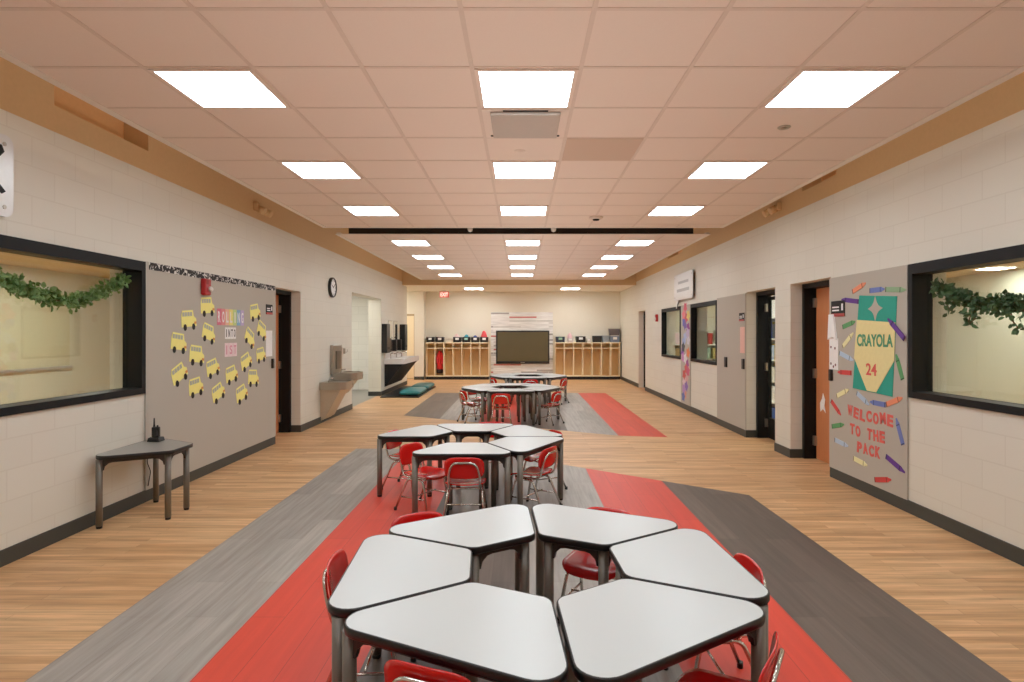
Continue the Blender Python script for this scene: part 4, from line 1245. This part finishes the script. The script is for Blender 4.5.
# coat
t = thing('hanging_coat', 'red coat with dark hem hanging in the second cubby', 'coat', (-2.627, 19.72, .20))
b = MB()
prf = [(.05, .72), (.07, .68), (.105, .60), (.11, .45), (.10, .30), (.11, .2), (.10, .12)]
b.lathe([(r * .9, z) for r, z in prf[::-1]], 20, mtx=Matrix.Diagonal((1, .8, 1, 1))); b.build('coat_body', cm('coatred', (214, 34, 38), .7), t)
b = MB(); b.lathe([(.095, .0), (.105, .06), (.103, .125)], 18, mtx=Matrix.Diagonal((1, .8, 1, 1))); b.build('hem', cm('coatdark', (40, 24, 30), .8), t)
for s in (-1, 1):
    b = MB(); b.tube([(s * .055, 0, .65), (s * .085, -.03, .5), (s * .08, -.05, .30)], [.025, .028, .025], 10); b.build('sleeve', cm('coatpink', (232, 60, 80), .7), t)

# bins and crates on top of the cubbies
def bin_(label, cx, w, h, col, lidcol=None, labelcol=(235, 235, 235), d=.28, z=1.2, name='storage_bin', tint=None):
    t = thing(name, label, 'storage bin', (cx, 19.72, z))
    b = MB()
    o1 = rounded([(-w / 2 * .92, -d / 2 * .92), (w / 2 * .92, -d / 2 * .92), (w / 2 * .92, d / 2 * .92), (-w / 2 * .92, d / 2 * .92)], .03, 3)
    o2 = [(u / .92, v / .92) for u, v in o1]; o3 = [(u * .93, v * .93) for u, v in o2]; o4 = [(u * .93, v * .93) for u, v in o1]
    A = [b.bm.verts.new((u, v, 0)) for u, v in o1]; B = [b.bm.verts.new((u, v, h)) for u, v in o2]; C = [b.bm.verts.new((u, v, h)) for u, v in o3]; D = [b.bm.verts.new((u, v, .01)) for u, v in o4]
    n = len(A); b.bm.faces.new(A); b.bm.faces.new(D)
    for i in range(n):
        j = (i + 1) % n
        for P, Q in ((A, B), (B, C), (C, D)): b.bm.faces.new((P[i], P[j], Q[j], Q[i]))
    b.build('bin_body', cm('bin_%d_%d_%d' % col, col, .45), t)
    if lidcol:
        b = MB(); b.slab(off_outline(o2, .008), h, h + .02); b.build('lid', cm('bin_%d_%d_%d' % lidcol, lidcol, .45), t)
    if labelcol:
        b = MB(); b.box(-w * .2, w * .2, -d / 2 * 1.01 - .003, -d / 2 * 1.01, h * .45, h * .85); b.build('label_card', cm('lab_%d_%d_%d' % labelcol, labelcol), t)
    return t
BK = (22, 23, 26)
bin_('black bin with a white label at the exit-sign end of the cubbies', -2.93, .24, .17, BK)
bin_('black bin second from the exit-sign end of the cubbies', -2.62, .27, .17, BK)
bin_('black bin with pink stuff piled in it, above the fourth cubby', -2.06, .27, .17, BK)
bin_('black bin with teal stuff piled in it, above the fifth cubby', -1.77, .26, .17, BK, None, (150, 200, 190))
bin_('black bin with blue stuff piled in it, above the sixth cubby', -1.48, .26, .17, BK)
bin_('black bin under the coral bag, beside the screen', -1.19, .27, .17, BK)
def bundle(name, label, cat, cx, z, w, h, col):
    b = MB(); rr = random.Random(int(cx * 100))
    b.lathe([(w * .34, 0), (w * .40, h * .25), (w * .46, h * .5), (w * .36, h * .75), (w * .18, h * .92), (w * .05, h)], 14)
    for v in b.bm.verts: v.co += Vector((rr.uniform(-1, 1), rr.uniform(-1, 1), rr.uniform(-1, 1))) * w * .05
    tag(b.build(name, cm('bundle_%d_%d_%d' % col, col, .8), None, (cx, 19.72, z)), label, cat)
bundle('folded_blanket', 'pale pink cloth bundle in the black bin above the fourth cubby', 'cloth', -2.08, 1.23, .22, .24, (236, 200, 200))
bundle('folded_blanket', 'teal cloth bundle in the bin above the fifth cubby', 'cloth', -1.77, 1.23, .2, .22, (40, 140, 160))
bundle('folded_blanket', 'blue cloth bundle in the bin above the sixth cubby', 'cloth', -1.48, 1.23, .2, .19, (70, 90, 160))
bundle('soft_bag', 'coral soft bag heaped over the bin beside the screen', 'bag', -1.2, 1.23, .22, .34, (232, 76, 84))
bin_('dark bin with green label beside the screen on the crayon-wall cubbies', 1.27, .3, .18, (34, 44, 62), None, (140, 180, 150))
bin_('white bin with pink bundle on the crayon-wall cubbies', 1.60, .2, .13, (210, 200, 200), None, (240, 238, 236))
bundle('soft_toy', 'pale pink soft bundle in the white bin', 'soft toy', 1.58, 1.23, .17, .27, (238, 196, 204))
bin_('black bin with a white label, third along the crayon-wall cubbies', 1.93, .31, .19, BK)
bin_('small white bin between two black bins', 2.19, .15, .13, (214, 212, 206), None, (240, 240, 238))
bin_('black bin without a label, fourth along the crayon-wall cubbies', 2.46, .3, .21, BK, None, None)
bin_('pale grey lidded tub beside the black bin', 2.745, .215, .2, (150, 158, 166), (176, 180, 184), None)
bin_('blue-grey clear tub at the corner, lower of the stack', 3.03, .31, .2, (110, 126, 150), (196, 198, 200))
bin_('dark grey tub topping the stack in the corner', 3.02, .34, .2, (92, 82, 84), (120, 110, 110), None, z=1.4205)

# feature wall panel and display
b = MB(); b.box(-.98, 1.04, 19.86, YB, 0, 2.18)
struct(b.build('trim_feature', M['stone']))
t = thing('display_screen', 'large black-framed display screen on the weathered-board panel', 'screen', (.055, 19.86, .50))
b = MB(); b.box(-.87, .87, -.08, -.02, 0, 1.08); b.build('bezel', M['blackp'], t, bevel=.012)
b = MB(); b.box(-.82, .82, -.0835, -.0801, .085, 1.03); b.build('screen_glass', M['screen'], t)
b = MB(); b.box(-.07, .07, -.0835, -.0801, .03, .05); b.build('badge', M['steel'], t)
b = MB(); b.box(-.35, .35, -.0199, 0, .3, .8); b.build('wall_mount', M['black'], t)
# exit sign
t = thing('exit_sign', 'small red EXIT sign hanging from the low ceiling above the cubbies', 'exit sign', (-2.42, 19.2, 2.84))
b = MB(); b.cyl((0, 0, .01), (0, 0, -.03), .05, 14); b.build('mount', M['whitep'], t)
b = MB(); b.box(-.15, .15, -.02, .02, -.22, -.03); b.build('housing', cm('exit_red', (240, 104, 84), .5), t)
exm = emit('exit_letters', (255, 214, 200), 1.2)
text('lettering', 'EXIT', .24, .12, exm, t, th=.002, y=-.0201, cz=-.125, bold=.02)

# ------------------------------------------------------------------ contents of the classrooms behind the glass
def bookcase(label, loc, rz, w, h, d, nsh, mat):
    t = thing('low_bookcase', label, 'bookcase', loc, rz)
    b = MB(); b.box(-w / 2, -w / 2 + .02, 0, d, 0, h - .025); b.build('side_panel', mat, t)
    b = MB(); b.box(w / 2 - .02, w / 2, 0, d, 0, h - .025); b.build('side_panel', mat, t)
    b = MB(); b.box(-w / 2 + .02, w / 2 - .02, d - .01, d, 0, h - .025); b.build('back_panel', mat, t)
    b = MB(); b.box(-w / 2, w / 2, -.01, d, h - .025, h); b.build('top_board', M['white'], t)
    for k in range(nsh):
        z = .06 + (h - .1) * k / nsh
        b = MB(); b.box(-w / 2 + .02, w / 2 - .02, 0, d - .01, z, z + .02); b.build('shelf', mat, t)
    return t
bookcase('tall white bookcase seen through the glazed door', (4.3, 9.5, 0), 0, 1.2, 2.1, .35, 6, M['whitep'])
rr = random.Random(3)
for k in range(6):
    z = .06 + (2.0) * k / 6 + .0205; x = 3.74
    while x < 4.8:
        w = rr.uniform(.05, .09); hgt = rr.uniform(.2, .28)
        c = rr.choice([(200, 60, 50), (60, 90, 170), (226, 190, 80), (220, 216, 205), (235, 235, 235), (160, 170, 190), (60, 60, 66)])
        b = MB(); b.box(0, w - .006, 0, .22, 0, hgt)
        cn = {(200, 60, 50): 'red', (60, 90, 170): 'blue', (226, 190, 80): 'yellow', (220, 216, 205): 'cream', (235, 235, 235): 'white', (160, 170, 190): 'grey', (60, 60, 66): 'black'}[c]
        tag(b.build('binder', cm('binder_' + cn, c), None, (x, 9.53, z)), f'{cn} binder on shelf {["bottom","second","third","fourth","fifth","top"][k]} of the bookcase behind the glazed door', 'binder', f'{cn} binders on the {["bottom","second","third","fourth","fifth","top"][k]} shelf')
        x += w
bookcase('low white-topped bookcase along the far classroom wall', (4.6, 16.12, 0), 0, 2.0, 1.2, .36, 3, M['tack'])
items = [(3.78, .24, .22, BK, 'black box on the far classroom bookcase, by its end'), (4.12, .3, .3, (236, 210, 216), 'pink and white box on the far classroom bookcase'), (4.5, .2, .2, BK, 'small black machine on the far classroom bookcase, middle'),
         (4.8, .22, .14, (200, 196, 186), 'low cream tray on the far classroom bookcase'), (5.05, .12, .3, (170, 40, 44), 'red tall box on the far classroom bookcase'), (5.3, .22, .36, (206, 224, 214), 'pale green tall box on the far classroom bookcase')]
for x, w, h, c, lab in items:
    o = bin_(lab, x, w, h, c, (230, 230, 230) if h > .25 else None, None, d=.24, name='desk_box', z=1.2)
    o.location.y = 16.28
for k, (x, w, h, c, lab) in enumerate([(3.82, .3, .3, (40, 38, 36), 'dark crate inside the far classroom bookcase'), (4.2, .3, .28, (150, 130, 90), 'tan crate inside the far classroom bookcase'), (4.55, .28, .3, (110, 110, 106), 'grey crate inside the far classroom bookcase'), (4.9, .3, .3, (150, 184, 170), 'mint crate inside the far classroom bookcase'), (5.25, .3, .28, (186, 170, 110), 'mustard crate inside the far classroom bookcase')]):
    o = bin_(lab, x, w, h, c, None, None, d=.28, name='storage_crate', z=.0601 + 1.1 * 2 / 3 + .02)
    o.location.y = 16.29
    dup(o, (x, 16.29, .0601 + 1.1 / 3 + .02), 0, lab.replace('inside the', 'on the middle shelf of the'))
# board on the end wall of that room, and whiteboard in the bus-side classroom
t = thing('whiteboard', 'faint framed board on the classroom wall behind the bus-wall window', 'whiteboard', (-6.998, 8.2, 1.0), RL)
b = MB(); b.box(-1.2, 1.2, -.02, 0, 0, 1.1); b.build('board', cm('board_cream', (206, 200, 168)), t)
b = MB(); b.box(-1.24, 1.24, -.04, 0, -.04, -.001); b.build('tray', M['alum'], t)

# ------------------------------------------------------------------ added fill spots brightening the ceiling, no fixture in the room
UP = 30
for k in range(10):
    ld = bpy.data.lights.new('added_fill_spot', 'SPOT'); ld.energy = UP; ld.color = ((1, .88, .76), (1, .94, .88), (1, .97, .93))[0 if k < 5 else 1 if k < 8 else 2]; ld.shadow_soft_size = 0
    ld.spot_size = R(165); ld.spot_blend = 1.0
    lo = bpy.data.objects.new('added_fill_spot', ld); COL.objects.link(lo)
    lo.location = ((.095, -.47, .5, .2, -.18, .1, .16, .1, .1, .1)[k] if False else .05, -2.4 + 2.0 * k, .8); lo.rotation_euler = (R(180), 0, 0)

# added fill points, unseen above the ceiling clouds, brightening the tan structure
for yy in (-2, 0, 2, 4, 5.6, 11.8, 13.2, 14.8):
    for xx in (-1.9, 1.95):
        ld = bpy.data.lights.new('added_fill_point', 'POINT'); ld.energy = 3.5; ld.color = (1, .93, .84); ld.shadow_soft_size = .05
        lo = bpy.data.objects.new('added_fill_point', ld); COL.objects.link(lo); lo.location = (xx, yy, 3.4)

# ------------------------------------------------------------------ world and view
w = bpy.data.worlds.new('World'); scn.world = w; w.use_nodes = True
w.node_tree.nodes['Background'].inputs[0].default_value = (.5, .48, .45, 1)
w.node_tree.nodes['Background'].inputs[1].default_value = .3
scn.view_settings.view_transform = 'Standard'
scn.view_settings.look = 'None'
scn.view_settings.exposure = 0.17
scn.view_settings.gamma = 1.12
scn.cycles.use_denoising = True
scn.cycles.max_bounces = 10; scn.cycles.diffuse_bounces = 6; scn.cycles.glossy_bounces = 4; scn.cycles.transparent_max_bounces = 8
scn.cycles.caustics_reflective = False; scn.cycles.caustics_refractive = False
scn.cycles.sample_clamp_indirect = 8
